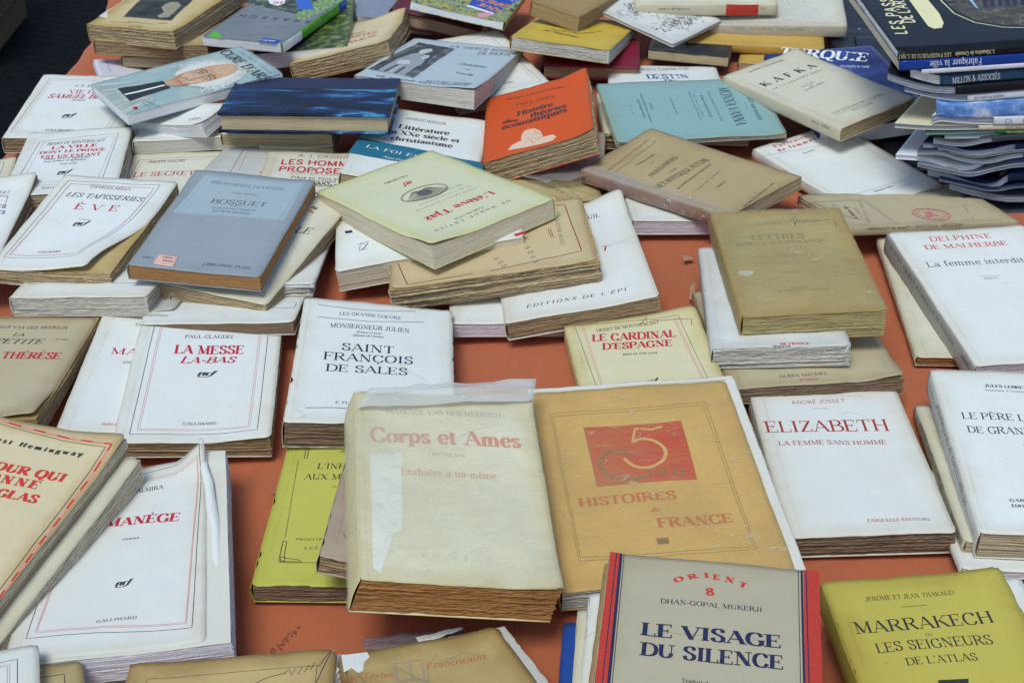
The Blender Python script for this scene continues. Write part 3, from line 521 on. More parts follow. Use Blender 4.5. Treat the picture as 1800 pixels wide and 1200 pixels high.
# ---------------------------------------------------------------- a book
def book(idx, name, label, T, W, H, th, paper, pages, o, prints):
    r = random.Random(idx*7+3); sd = r.uniform(0, 100)
    TL, TR, BR, BL = [Vector(p) for p in T]
    nrm = ((TR-BL).cross(TL-BR)).normalized()
    if nrm.z < 0: nrm = -nrm
    sh = Vector((*o.get('shear', (0, 0)), 0))
    bot = [p-nrm*th+sh for p in (TL, TR, BR, BL)]
    for p in bot: p.z = max(p.z, .8)
    C = sum(bot, Vector())/4; e = TR-TL+BR-BL; yaw = math.atan2(e.y, e.x)
    C.z = min(p.z for p in bot)
    R = Matrix.Rotation(-yaw, 3, 'Z')
    L = lambda p: R@(p-C)
    T4 = [L(p) for p in (TL, TR, BR, BL)]; B4 = [L(p) for p in bot]; nl = R@nrm
    hard = o.get('hard'); tc = 2.4 if hard else (.5 if th > 4 else .3)
    kind = 'hardcover_book' if hard else ('brochure' if th < 7 else 'paperback_book')
    root = bpy.data.objects.new(kind, None); COL.objects.link(root); root.location = C*MM; root.rotation_euler = (0, 0, yaw); root.empty_display_size = .02
    tag(root, label, 'book' if th >= 7 else 'booklet', GROUP)
    curls = list(o.get('curls', [])); pull = o.get('pull', [])
    if o.get('rag', .6) > .45 and not hard and len(curls) < 2:
        for cv in (0, 1):
            if r.random() < .7 and not any(c[0] == 1 and c[1] == cv for c in curls): curls.append((1, cv, r.uniform(.3, 2.8), r.uniform(18, 42)))
    wav = .5 if hard else 1.25
    def base(x, y, t):
        u, v = x/W, y/H
        def bl(q): return (q[3]*(1-u)+q[2]*u)*(1-v)+(q[0]*(1-u)+q[1]*u)*v
        return bl(B4).lerp(bl(T4), t)
    def lift(x, y):
        z = 0
        for (cu, cv, lf, rad) in curls: z += lf*sstep(1-math.hypot(x-cu*W, y-cv*H)/rad)
        return z
    def wave(x, y): return wav*noise.noise(Vector((x/55+sd, y/55, sd)))+wav*.45*noise.noise(Vector((x/17, y/17+sd, sd)))
    def S(x, y, z=0):            # a point of the front cover, z mm above it
        for (cu, cv, am, rad) in pull:
            f = sstep(1-math.hypot(x-cu*W, y-cv*H)/rad)*am; x += (-f if cu else f); 
        p = base(x, y, 1); return p+nl*(lift(x, y)+wave(x, y)+z)
    # ---- covers
    P = Prints(lambda x, y, z: S(x, y, z), W, H, r)
    if paper in ('marble', 'skyteal', 'guidegrey', 'landphoto', 'jungle', 'navyphoto'): cm = ink(paper); backc = cm
    else: cm = paper_mat(paper, W, H, idx+1)
    P.run(prints)
    nu, nv = max(6, int(W/4.5)), max(6, int(H/4.5)); ed = o.get('edge', .35 if not hard else .05)
    def edgept(i, j):
        x, y = W*i/nu, H*j/nv
        if i in (0, nu) or j in (0, nv):
            def bite(q, s_):
                a = noise.noise(Vector((q/9, sd+s_, 1)))*.8+noise.noise(Vector((q/3.2, sd+s_, 5)))*.6
                return ed*(max(0, a)*1.5+(max(0, a-.45)*7 if ed > .75 else 0))
            cr = (1.6 if not hard else .8)*(1+.8*abs(noise.noise(Vector((i, j, sd)))))
            corner = i in (0, nu) and j in (0, nv)
            if i == 0: x += bite(y, 1)*.5+(cr*.35 if corner else 0)
            if i == nu: x -= bite(y, 2)+(cr if corner else 0)
            if j == 0: y += bite(x, 3)+(cr*.7 if corner else 0)
            if j == nv: y -= bite(x, 4)+(cr*.7 if corner else 0)
        return x, y
    def cov(i, j):
        x, y = edgept(i, j); return S(x, y, .02), nl
    uvf = lambda i, j: (W*i/nu/100, H*j/nv/100)
    front = sheet('front_cover', cov, nu, nv, tc*.9 if hard else .32, [cm]+[ink(k) for k in P.mats], root, uvf, P.extra(1))
    for (q4, k_, tx) in o.get('sticker', []):
        PK = Prints(lambda x, y, z: S(x, y, z+.35), W, H, r); PK.run(tx)
        def stf(i, j): u_, v_ = i/6, j/6; return S((q4[3][0]*(1-u_)+q4[2][0]*u_)*(1-v_)+(q4[0][0]*(1-u_)+q4[1][0]*u_)*v_, (q4[3][1]*(1-u_)+q4[2][1]*u_)*(1-v_)+(q4[0][1]*(1-u_)+q4[1][1]*u_)*v_, .42), nl
        st_ = sheet('price_sticker', stf, 6, 6, .12, [ink(k_)]+[ink(k) for k in PK.mats], front, lambda i, j: (i/10, j/10), PK.extra(1)); st_['label'] = 'small pink price sticker'
    def bcov(i, j):
        x, y = edgept(i, j); return base(x, y, 0)+nl*(tc), nl
    sheet('back_cover', bcov, max(4, nu//3), max(4, nv//3), tc*.95, [cm], root, uvf) if False else None
    nu2, nv2 = max(4, nu//3), max(4, nv//3)
    sheet('back_cover', lambda i, j: (base(W*i/nu2, H*j/nv2, 0)+nl*tc, nl), nu2, nv2, tc*.95, [cm], root, lambda i, j: (W*i/nu2/100, H*j/nv2/100))
    # ---- page block: wavy layered walls
    if True:
        g = o.get('grow', (0, 0, 0, 0)); rag = o.get('rag', .6); ins = o.get('inset', 3.0 if hard else .7)
        if hard: rag = .15
        ss = o.get('spineside', 'L')
        x0 = (1.0 if ss == 'L' else ins)-g[0]*W; y0 = ins-g[2]*H; y1 = H-(1.0 if ss == 'T' else ins)+g[3]*H
        gr = g[1] if isinstance(g[1], tuple) else (g[1], g[1])
        def XR(y): return W-ins+W*(gr[0]+(gr[1]-gr[0])*y/H)
        if paper == 'kraft': ins = .4
        per = []; st = 4.0
        nx, ny = max(4, int(W/st)), max(4, int(H/st))
        for i in range(nx): per.append((x0+(XR(y0)-x0)*i/nx, y0, 0, -1))
        for i in range(ny): yy = y0+(y1-y0)*i/ny; per.append((XR(yy), yy, 1, 0))
        for i in range(nx): per.append((XR(y1)-(XR(y1)-x0)*i/nx, y1, 0, 1))
        for i in range(ny): per.append((x0, y1-(y1-y0)*i/ny, -1, 0))
        npn = len(per)
        t0, t1 = tc/th+.004, 1-tc/th*(.9 if hard else .35)
        nl_ = max(3, int(th/(1.05 if rag > .35 else 2.2)))
        V, U, Fc, MI = [], [], [], []; rows = []
        plift = .30
        acc = 0; cum = [0]
        for k in range(1, npn+1):
            a, b = per[k-1], per[k % npn]; acc += math.hypot(a[0]-b[0], a[1]-b[1]); cum.append(acc)
        for l in range(nl_):
            off = r.gauss(0, rag*.26); gd = min(.7, rag*.3+.1)
            ta, tb = t0+(t1-t0)*l/nl_, t0+(t1-t0)*(l+1)/nl_
            for q, tt in enumerate((ta, ta+(tb-ta)*.3, ta+(tb-ta)*.95)):
                row = []
                for k in range(npn):
                    x, y, ex, ey = per[k]
                    nz = rag*.55*noise.noise(Vector((cum[k]/30, l*.7, sd)))+rag*.55*noise.noise(Vector((cum[k]/5, l*2.9+q*.3, sd+4)))
                    d = off+nz-(gd if q == 0 else 0)
                    if ex == -1 and ss == 'L': d = -1.0
                    if ey == 1 and ss == 'T': d = -1.0
                    x2, y2 = x+ex*d, y+ey*d
                    p = base(x2, y2, tt)+nl*((lift(x2, y2)*plift+wave(x2, y2)*(1 if l == nl_-1 and q == 2 else .85))*tt+noise.noise(Vector((cum[k]/45, l*.35, sd)))*.3*rag*(0 < tt < .97 and l < nl_-1))
                    row.append(len(V)); V.append(p*MM); U.append((cum[k]/100, tt*th/100))
                rows.append(row)
        for a, b in zip(rows, rows[1:]):
            for k in range(npn):
                k2 = (k+1) % npn; Fc.append((a[k], a[k2], b[k2], b[k])); MI.append(0)
        for u_ in [U]: pass
        # top leaf of the block (paper), seen where the cover curls or has slipped
        mu, mv = 14, 20; o_ = len(V)
        for j in range(mv+1):
            for i in range(mu+1):
                yy = y0+.4+(y1-y0-.8)*j/mv; xx = x0+.4+(XR(yy)-.8-x0)*i/mu
                V.append((base(xx, yy, t1)+nl*(lift(xx, yy)*plift+wave(xx, yy))-nl*.12)*MM); U.append((xx/100, yy/100))
        for j in range(mv):
            for i in range(mu):
                a = o_+j*(mu+1)+i; Fc.append((a, a+1, a+mu+2, a+mu+1)); MI.append(1)
        leafkey = {'white': 'white', 'lav': 'white', 'cream': 'ivory', 'grey': 'white3', 'greyp': 'white3'}.get(pages, 'toned2')
        if o.get('pagewhite'): leafkey = 'white'
        pm = page_mat('white' if False else pages, idx+5)
        mesh_obj('page_block', V, Fc, [pm, paper_mat(leafkey, W, H, idx+50)], root, MI, U, smooth=False)
    # ---- spine
    if th > 4.5:
        ns = max(6, int(H/6)) if ss == 'L' else max(6, int(W/6)); ln = H if ss == 'L' else W; nt_ = 8
        bul = (2.6 if hard else .9)
        def sp(a, t, z=0):      # a mm along the spine, t 0..1 up
            bb = math.sin(math.pi*t)*bul*(1 if z == 0 else 1)+z+.25+(.5*noise.noise(Vector((a/12, t*2, sd))) if not hard else 0)
            if ss == 'L': p = base(0, a, t); d = (base(0, a, t)-base(5, a, t)).normalized()
            else: p = base(a, H, t); d = (base(a, H, t)-base(a, H-5, t)).normalized()
            x_, y_ = (0, a) if ss == 'L' else (a, H)
            return p+nl*((lift(x_, y_)+wave(x_, y_))*t**3)+d*bb, d
        PS = Prints(lambda x, y, z: sp(x, .5+y/th, z+.3)[0], ln, th, r)
        for (v0, v1, k) in o.get('spinebands', []): PS.poly(k, [(v0*ln, -th*.48), (v1*ln, -th*.48), (v1*ln, th*.48), (v0*ln, th*.48)], 4)
        for s_ in o.get('spine', []):
            txt, vc, fr, cap = s_[:4]; x0_, x1_ = (vc-fr/2)*ln, (vc+fr/2)*ln; cap = min(cap*.62, th*.6)
            PS.text(txt, x0_, cap/2, x1_, cap/2, cap, o.get('spineink', 'white' if paper in ('guidegrey', 'royal') and txt[0] in 'l1' else 'blk'), 'l')
        # text on a spine is read from the foot up with its tops towards the back cover: flip heights
        for k in PS.ex: pass
        smat = paper_mat(o['spinecol'], ln, th*3, idx+9) if 'spinecol' in o else cm
        sheet('spine', lambda i, j: sp(ln*i/ns, 1-j/nt_), ns, nt_, .3, [smat]+[ink(k) for k in PS.mats], root,
              (lambda i, j: (-.12+.1*j/nt_*th/100, ln*i/ns/100)) if paper != 'marble' else (lambda i, j: (ln*i/ns/100, j/nt_)), PS.extra(1))
    # ---- wrappers
    if 'wrap' in o:
        tint, am, ro = FILM[o['wrap']]; fm = film_mat(o['wrap'], tint, am, ro)
        nu3, nv3 = 44, 60
        def wr(i, j):
            x, y = -.3+(W+.4)*i/nu3, -.2+(H+.6)*j/nv3
            cr = noise.noise(Vector((x/22+sd, y/9, 3)))*.9+noise.noise(Vector((x/7, y/5, sd)))*.35
            return S(x, y, .95+max(-.45, cr)), nl
        sheet('film_wrapper', wr, nu3, nv3, .06, [fm], root, lambda i, j: (W*i/nu3/100, H*j/nv3/100))
        if th > 4.5:
            def wsp(i, j):
                a = H*i/40; t = 1.0-j/8*.98; p, d = sp(a, t, .8+.5*noise.noise(Vector((a/10, t*3, sd+2)))); return p, d
            sheet('film_spine', wsp, 40, 8, .06, [fm], root, lambda i, j: (j*.02, H*i/40/100))
    if o.get('wrapspine'):       # clear film only round the spine
        fm = film_mat('clear_film', (.72,.72,.80), .08, .08, 2.0)
        def wsp(i, j):
            a = H*i/50
            if j <= 6:
                x = 14-14*j/6+3*noise.noise(Vector((a/14, 0, 1)))*(j == 0); return S(x, a, .9+1.2*abs(noise.noise(Vector((a/9, j*.4, 2))))), nl
            t = 1-(j-6)/8; p, d = sp(a, max(.02, t), 1.2+1.0*noise.noise(Vector((a/9, t*3, 7)))); return p, d
        sheet('film_spine', wsp, 50, 14, .06, [fm], root, lambda i, j: (j*.02, H*i/50/100))
    root['_api'] = 0; del root['_api']
    return root, S, L, nl
BOOKS=[
('messe', 'white paperback titled LA MESSE in red capitals inside a thin double frame', [[-318.5, 1076.6, 27.3], [-199.8, 1086.2, 19.2], [-184.4, 901.2, 17.8], [-303.2, 891.2, 24.4]], 119.4, 185.9, 14, 'white', 'brown', {'curls': [(1, 0, 5, 55)], 'rag': 1.0}, [('L', 'blk', 0.5, [(11.6, 11.6), (108.2, 11.6), (108.2, 174.8), (11.6, 174.8), (11.6, 11.6)]), ('L', 'red2', 0.32, [(16.7, 16.6), (102.2, 16.6), (102.2, 169.8), (16.7, 169.8), (16.7, 16.6)]), ('L', 'red2', 0.32, [(18.2, 18.1), (100.7, 18.1), (100.7, 168.3), (18.2, 168.3), (18.2, 18.1)]), ('T', 'PAUL CLAUDEL', 38.8, 148.2, 80.4, 148.2, 5.3, 'blk', 'n'), ('T', 'LA MESSE', 32.5, 124.3, 89.8, 124.3, 12.9, 'red', 'b'), ('T', 'LA-BAS', 38.5, 110.5, 83.3, 110.5, 9.3, 'red', 'I'), ('T', '~', 53.2, 91.9, 72.3, 91.9, 6.6, 'blk', 'b'), ('T', 'GALLIMARD', 50.4, 23.7, 75.9, 23.7, 3.4, 'blk', 'n')]),
('mercure', 'white paperback titled MA in red, half under the white book with the LA MESSE title', [[-358.4, 1094.3, 17.6], [-237.9, 1098.8, 12.4], [-232.2, 913.7, 12.2], [-351.2, 910.9, 22.3]], 120.1, 184.4, 12, 'white', 'tan', {}, [('T', 'GEORGES', 30.8, 162.8, 57.6, 162.8, 4.6, 'blk', 'n'), ('T', 'MA', 18.4, 115.6, 41.8, 115.6, 9.5, 'red', 'n'), ('T', 'CHRONIQUE', 31.5, 100.9, 54.9, 100.9, 3.4, 'blk', 'i'), ('T', 'MERCURE', 32.1, 11.3, 50.2, 11.3, 3.0, 'red', 'n')]),
('therese', 'yellowed beige paperback titled THÉRÈSE in heavy red capitals at the left edge', [[-492.2, 1090.1, 17.0], [-362.4, 1088.3, 16.7], [-364.5, 908.8, 32.6], [-494.3, 910.0, 31.5]], 129.8, 180.5, 16, 'beige', 'brown', {'curls': [(1, 0, 6, 60)], 'rag': 1.5, 'inset': -1.5}, [('T', 'NCE VAN DER MEERSCH', 50.3, 157.6, 108.9, 157.6, 5.4, 'blk', 'n'), ('T', 'LA', 66.3, 142.9, 76.0, 142.9, 6.1, 'blk', 'i'), ('T', 'LA PETITE', 35.4, 129.1, 95.5, 129.1, 8.6, 'blk', 'i'), ('T', 'THÉRÈSE', 68.8, 103.6, 118.1, 103.6, 11.0, 'red', 'b'), ('T', '10e édition', 104.9, 138.0, 116.3, 136.0, 1.9, 'blk', 'n')]),
('manege', 'open-cornered white paperback titled MANÈGE in red with its cover curling off the right side', [[-336.5, 841.5, 20.4], [-224.6, 861.2, 35.2], [-187.9, 659.0, 41.6], [-308.1, 641.3, 40.1]], 118.0, 204.4, 20, 'white2', 'lav', {'curls': [(1, 0.97, 10, 26)], 'grow': (0, 0.13, 0.02, 0.0)}, [('L', 'blk', 0.45, [(20.6, 189.8), (114.6, 201.4), (109.1, 15.3), (9.4, 24.7), (20.6, 189.8)]), ('L', 'red2', 0.32, [(27.4, 181.6), (112.7, 192.4), (105.6, 20.4), (14.3, 28.7), (27.4, 181.6)]), ('L', 'red2', 0.32, [(28.9, 179.4), (112.0, 190.3), (105.0, 21.6), (15.2, 30.1), (28.9, 179.4)]), ('T', 'JACQUES ALMIRA', 42.2, 173.0, 86.1, 173.0, 4.7, 'blk', 'n'), ('T', 'LE MANÈGE', 27.6, 140.2, 98.9, 129.6, 9.6, 'red', 'b'), ('T', 'roman', 60.6, 117.3, 72.2, 115.7, 2.5, 'blk', 'n'), ('T', '~', 58.4, 66.8, 71.9, 66.8, 5.3, 'blk', 'b'), ('T', 'GALLIMARD', 50.7, 31.0, 75.2, 31.0, 2.6, 'blk', 'n')]),
('glasb', 'thick ivory book without a visible title under the red-dashed frame book at left', [[-391.0, 870.8, 49.0], [-264.4, 833.3, 51.5], [-323.2, 637.4, 36.2], [-449.3, 675.5, 34.8]], 131.9, 204.8, 18, 'ivory', 'cream', {'rag': 1.2}, []),
('glas', 'yellowed paperback with a red dashed frame and heavy red title ending in LAS at left', [[-401.0, 879.2, 62.0], [-274.5, 842.8, 62.5], [-330.5, 650.7, 50.9], [-456.6, 687.5, 51.1]], 131.5, 200.2, 8, 'toned', 'cream', {'curls': [(1, 1, 5, 50)], 'rag': 1.2}, [('L', 'red3', 1.6, [(-41.9, 202.2), (125.7, 188.3), (131.5, -6.5), (-19.7, -8.7), (-41.9, 202.2)]), ('L', 'pinkdash', 1.7, [(126.1, 181.9), (126.5, 171.6)]), ('L', 'pinkdash', 1.7, [(126.8, 161.5), (126.8, 151.5)]), ('L', 'pinkdash', 1.7, [(127.1, 141.7), (127.4, 132.1)]), ('L', 'pinkdash', 1.7, [(127.7, 122.6), (128.0, 113.3)]), ('L', 'pinkdash', 1.7, [(128.3, 104.1), (128.6, 95.1)]), ('L', 'pinkdash', 1.7, [(128.9, 86.1), (129.2, 77.4)]), ('L', 'pinkdash', 1.7, [(129.5, 68.7), (129.8, 60.2)]), ('L', 'pinkdash', 1.7, [(129.7, 51.8), (130.0, 43.5)]), ('L', 'pinkdash', 1.7, [(130.3, 35.4), (130.5, 27.3)]), ('L', 'pinkdash', 1.7, [(130.8, 19.4), (131.1, 11.6)]), ('L', 'pinkdash', 1.7, [(6.2, 198.2), (16.8, 197.4)]), ('L', 'pinkdash', 1.7, [(27.3, 196.6), (37.7, 195.8)]), ('L', 'pinkdash', 1.7, [(48.4, 194.4), (59.1, 193.8)]), ('L', 'pinkdash', 1.7, [(69.3, 193.0), (79.5, 192.3)]), ('L', 'pinkdash', 1.7, [(89.5, 191.5), (99.9, 190.2)]), ('L', 'pinkdash', 1.7, [(109.8, 189.5), (119.7, 188.7)]), ('L', 'blk', 0.4, [(-36.8, 198.5), (122.7, 184.9), (127.7, -1.9)]), ('T', 'Ernest Hemingway', 23.6, 174.0, 109.2, 174.0, 4.5, 'blk', 'x'), ('T', 'POUR QUI', 46.6, 146.6, 110.2, 146.6, 8.1, 'red3', 'x'), ('T', 'SONNE', 47.2, 135.4, 96.6, 135.4, 8.0, 'red3', 'x'), ('T', 'LE GLAS', 52.8, 122.1, 103.7, 122.1, 7.8, 'red3', 'x')]),
('nrfcorner', 'small white framed paperback cut by the bottom left corner of the picture', [[-395.2, 614.9, 58.7], [-286.2, 647.8, 51.3], [-236.4, 489.7, 72.4], [-345.6, 456.2, 78.3]], 114.2, 167.3, 14, 'white', 'tan', {'rag': 0.8}, [('L', 'blk', 0.45, [(12.6, 12.1), (101.7, 12.1), (101.7, 155.2), (12.6, 155.2), (12.6, 12.1)]), ('L', 'red2', 0.32, [(16.8, 16.2), (97.4, 16.2), (97.4, 151.1), (16.8, 151.1), (16.8, 16.2)]), ('L', 'red2', 0.32, [(18.2, 17.5), (96.0, 17.5), (96.0, 149.8), (18.2, 149.8), (18.2, 17.5)])]),
('tancorner', 'yellowed paperback corner beside the white book in the bottom left corner', [[-358.9, 612.9, 50.8], [-260.8, 644.3, 41.5], [-207.7, 485.7, 55.5], [-306.6, 453.8, 64.0]], 103.8, 167.9, 12, 'old', 'cream', {}, [('L', 'blk', 0.5, [(11.1, 9.6), (92.7, 9.6), (92.7, 157.3), (11.1, 157.3), (11.1, 9.6)])]),
('signed', 'old tan paperback with a handwritten ink signature across its top right corner', [[-233.1, 648.2, 34.7], [-107.7, 654.0, 41.7], [-97.8, 455.3, 50.7], [-224.7, 449.3, 44.3]], 126.5, 199.2, 24, 'oldtan', 'tan', {'rag': 1}, [('L', 'ink', 0.55, [(96.3, 179.7), (98.7, 183.5), (100.6, 177.7), (102.8, 183.5), (104.6, 178.3), (106.5, 184.6), (108.3, 179.9), (110.6, 185.7), (111.9, 181.5), (113.9, 187.9), (116.6, 184.0), (121.1, 193.8), (123.7, 197.7), (120.0, 184.7), (117.2, 173.9), (115.8, 170.1)]), ('L', 'ink', 0.45, [(76.6, 170.9), (86.2, 177.3), (96.3, 179.7)]), ('L', 'blk', 0.3, [(12.6, 8.7), (115.6, 8.7), (115.6, 184.7), (12.6, 184.7), (12.6, 8.7)])]),
('signedunder', 'white book edge showing at the left of the old tan signed paperback', [[-251.9, 658.0, 14.8], [-121.6, 671.1, 15.0], [-100.8, 472.3, 20.4], [-232.0, 459.0, 20.2]], 131.4, 200.0, 14, 'white', 'white', {}, []),
('bluewedge', 'bluish white book wedged between the two old tan paperbacks at the bottom edge', [[-145.5, 670.9, 14.8], [-98.8, 651.0, 38.6], [-156.0, 509.8, 36.1], [-204.4, 530.0, 14.8]], 56.4, 152.5, 14, 'white', 'white', {}, []),
('textes', 'tan paperback with a drawn open book and red script, torn at its top left', [[-103.9, 643.5, 46.3], [-10.1, 687.9, 26.7], [68.3, 527.4, 39.0], [-27.8, 482.3, 56.9]], 106.6, 178.8, 20, 'oldtan', 'grey', {'rag': 2, 'grow': (0, 0.06, 0.0, 0.0), 'edge': 1.3}, [('P', 'tornwhite', [(0.4, 178.1), (17.2, 177.6), (16.9, 172.8), (11.6, 168.4), (8.3, 161.2), (4.9, 159.9), (2.5, 165.2), (-3.6, 162.3)]), ('T', 'Les Textes', -7.3, 155.5, 23.2, 150.1, 5.8, 'ltred', 'c'), ('T', 'Franciscains', 46.1, 151.7, 86.8, 151.7, 5.9, 'ltred', 'c'), ('L', 'grey', 0.5, [(29.5, 162.7), (24.9, 145.0), (33.1, 145.5), (41.2, 142.6), (46.4, 161.5), (38.9, 161.8), (29.5, 162.7)]), ('L', 'grey', 0.5, [(38.6, 161.9), (33.9, 144.7)]), ('L', 'grey', 0.4, [(27.6, 161.5), (23.1, 143.3), (33.2, 143.8), (43.0, 139.8), (47.4, 156.5)]), ('L', 'grey', 0.3, [(50.4, 155.6), (57.0, 163.9), (56.0, 157.0), (64.0, 157.7), (75.3, 161.2), (86.5, 155.6)])]),
('citron', 'lime yellow paperback with black corner ornaments, partly under the worn tan and wrapped books', [[-170.8, 927.5, 14.7], [-46.6, 924.4, 18.6], [-52.1, 736.5, 16.5], [-175.6, 740.4, 14.9]], 124.0, 187.6, 14, 'lime', 'darkbrown', {'rag': 1.2, 'edge': 1.0}, [('T', "L'INFIDÈLE", 26.1, 131.0, 70.8, 131.0, 6.9, 'blk', 'n'), ('T', 'AUX MORTS', 18.2, 117.8, 68.0, 117.8, 6.7, 'blk', 'n'), ('T', 'JEAN', 40.7, 151.7, 53.4, 151.7, 3.6, 'blk', 'n'), ('T', 'PROSATEURS FRANÇAIS', 22.5, 48.8, 71.6, 48.8, 2.4, 'blk', 'i'), ('T', 'LES ARTS', 30.1, 39.0, 56.9, 39.0, 3.0, 'blk', 'n'), ('T', 'DITION', 41.3, 108.2, 53.1, 108.2, 1.7, 'blk', 'n'), ('L', 'blk', 0.35, [(14.5, 166.1), (49.2, 167.8)]), ('L', 'blk', 0.35, [(10.5, 142.8), (14.8, 51.1)]), ('L', 'blk', 0.35, [(14.8, 24.3), (66.6, 24.3)]), ('L', 'blk', 0.5, [(14.5, 166.1), (14.7, 144.2), (16.9, 144.1), (16.8, 162.4), (29.7, 165.1), (14.5, 166.1)]), ('L', 'blk', 0.5, [(14.1, 48.0), (14.6, 25.5), (31.0, 25.1), (27.9, 27.4), (17.6, 29.1), (16.7, 46.8), (14.1, 48.0)]), ('L', 'blk', 0.5, [(15.4, 30.3), (18.2, 30.3), (18.5, 26.1), (15.7, 26.1), (15.4, 30.3)])]),
('torntan', 'worn pinkish tan book with a ragged corner under the glassine-wrapped one', [[-123.2, 886.0, 22.0], [-29.1, 882.5, 12.7], [-35.0, 719.7, 34.3], [-125.9, 726.1, 52.5]], 93.8, 163.6, 12, 'beigepink', 'brown', {'rag': 2, 'edge': 2.0}, [('L', 'blk', 0.4, [(11.4, 38.0), (15.4, 27.5), (19.4, 22.7)]), ('L', 'blk', 0.4, [(12.5, 42.4), (16.2, 30.9), (19.7, 26.6)])]),
('corps', 'glassine-wrapped cream paperback with faded red title Corps et Ames in the middle foreground', [[-115.2, 883.5, 76.6], [14.3, 896.6, 60.5], [32.1, 695.4, 49.7], [-94.2, 683.3, 70.0]], 129.9, 201.8, 21, 'creamwhite', 'rust', {'rag': 2.2, 'wrap': 'glassine', 'shear': (-5, -6), 'edge': 0.6}, [('P', 'flapwhite', [(9.3, 127.9), (31.2, 132.1), (28.4, 48.7), (22.6, 45.5), (13.2, 7.5), (8.5, 11.4)]), ('T', 'MAXENCE VAN DER MEERSCH', 22.1, 177.5, 105.3, 177.5, 5.3, 'faded', 'n'), ('T', 'Corps et Ames', 9.6, 143.1, 116.7, 143.1, 16.0, 'fadedred', 'b'), ('T', 'ROMAN', 52.3, 129.2, 75.5, 129.2, 3.8, 'faded', 'n'), ('T', '.', 63.0, 120.7, 65.0, 120.2, 3.1, 'faded', 'n'), ('T', 'Enchaîne a toi-même', 29.8, 107.2, 96.2, 107.2, 7.3, 'fadedred', 'n'), ('T', 'ÉDITEUR', 40.5, 24.6, 85.1, 24.6, 2.7, 'faded2', 'n')]),
('cinq', 'amber wrapped book with a red square numeral 5 and the title HISTOIRES de FRANCE', [[11.4, 937.6, 37.7], [167.4, 951.7, 41.2], [187.8, 733.9, 33.1], [31.8, 718.9, 27.3]], 156.7, 219.5, 16, 'amber', 'grey', {'wrap': 'amberwrap', 'rag': 0.8, 'grow': (0.0, 0.05, 0.0, 0.03), 'pagewhite': 1}, [('L', 'olive', 0.5, [(15.4, 191.1), (135.5, 192.8), (136.1, 24.5), (15.7, 29.1), (15.4, 191.1)]), ('L', 'olive', 0.5, [(16.7, 187.4), (133.0, 189.4), (134.5, 27.6), (17.3, 32.3), (16.7, 187.4)]), ('P', 'redbox', [(38.3, 171.3), (112.5, 171.5), (111.2, 102.5), (38.9, 103.4)]), ('L', 'olive', 0.6, [(38.3, 171.3), (38.9, 103.4)]), ('L', 'gold', 2.4, [(75.4, 163.3), (76.8, 166.6), (89.0, 164.4), (97.2, 166.9)]), ('L', 'gold', 1.8, [(76.1, 165.3), (72.0, 150.5)]), ('L', 'gold', 2.8, [(72.0, 150.5), (79.8, 153.7), (88.4, 149.2), (94.1, 138.3), (91.1, 126.6), (80.2, 119.4), (69.3, 121.4), (62.5, 131.5)]), ('L', 'olivedk', 2.6, [(68.1, 134.8), (58.6, 141.3), (48.3, 137.2), (44.2, 125.8), (49.0, 113.6), (61.7, 108.1), (74.5, 110.4)]), ('T', 'INQ', 76.3, 108.7, 103.7, 108.7, 7.4, 'olivedk', 'b'), ('T', 'HISTOIRES', 23.0, 83.0, 93.0, 83.0, 8.9, 'fred', 'b'), ('T', 'de', 71.7, 70.8, 78.1, 70.8, 4.7, 'fred', 'I'), ('T', 'FRANCE', 74.0, 53.8, 127.2, 53.8, 9.6, 'fred', 'b'), ('P', 'olivedk', [(70.9, 43.9), (79.2, 44.0), (78.9, 38.3), (71.0, 38.2)])]),
('visage', 'beige paperback with red and navy striped sides titled LE VISAGE DU SILENCE', [[61.0, 691.8, 85.3], [185.7, 673.3, 86.2], [158.2, 490.7, 83.8], [34.2, 509.1, 83.1]], 125.7, 184.6, 16, 'greige', 'tan', {'rag': 0.6, 'edge': 0.8}, [('P', 'spinered', [(-0.3, 184.7), (6.4, 184.5), (8.7, 0.2), (1.1, 0.2)]), ('L', 'navy', 0.6, [(3.6, 184.2), (5.7, 6.5)]), ('L', 'navy', 1.8, [(6.4, 184.0), (9.7, 5.2)]), ('L', 'navy', 0.4, [(8.2, 184.3), (11.7, 5.5)]), ('P', 'spinered', [(116.8, 185.0), (126.3, 184.7), (124.7, 4.9), (115.4, 4.6)]), ('L', 'navy', 1.3, [(115.8, 184.3), (115.2, 10.8)]), ('L', 'navy', 0.4, [(113.8, 184.5), (113.2, 10.5)]), ('L', 'navy', 0.7, [(118.5, 184.2), (117.8, 11.1)]), ('T', 'DHAN-GOPAL MUKERJI', 32.7, 143.4, 92.4, 143.4, 3.9, 'navy', 'n'), ('T', 'LE VISAGE', 23.2, 114.9, 103.4, 114.9, 10.6, 'navy', 'b'), ('T', 'DU SILENCE', 24.0, 98.7, 104.5, 98.7, 10.3, 'navy', 'b'), ('T', '8', 59.3, 153.2, 64.4, 153.9, 6.3, 'red3', 'b'), ('T', 'O', 41.0, 162.3, 46.0, 165.5, 3.9, 'red3', 'x'), ('T', 'R', 49.0, 165.9, 54.1, 168.1, 4.1, 'red3', 'x'), ('T', 'I', 57.8, 168.6, 60.5, 169.0, 4.5, 'red3', 'x'), ('T', 'E', 62.9, 167.9, 67.3, 167.9, 4.6, 'red3', 'x'), ('T', 'N', 69.7, 167.2, 75.2, 166.4, 4.6, 'red3', 'x'), ('T', 'T', 77.6, 164.7, 82.6, 162.9, 4.4, 'red3', 'x'), ('T', 'Traduit de', 48.1, 81.1, 64.6, 81.1, 3.0, 'blk', 'n')]),
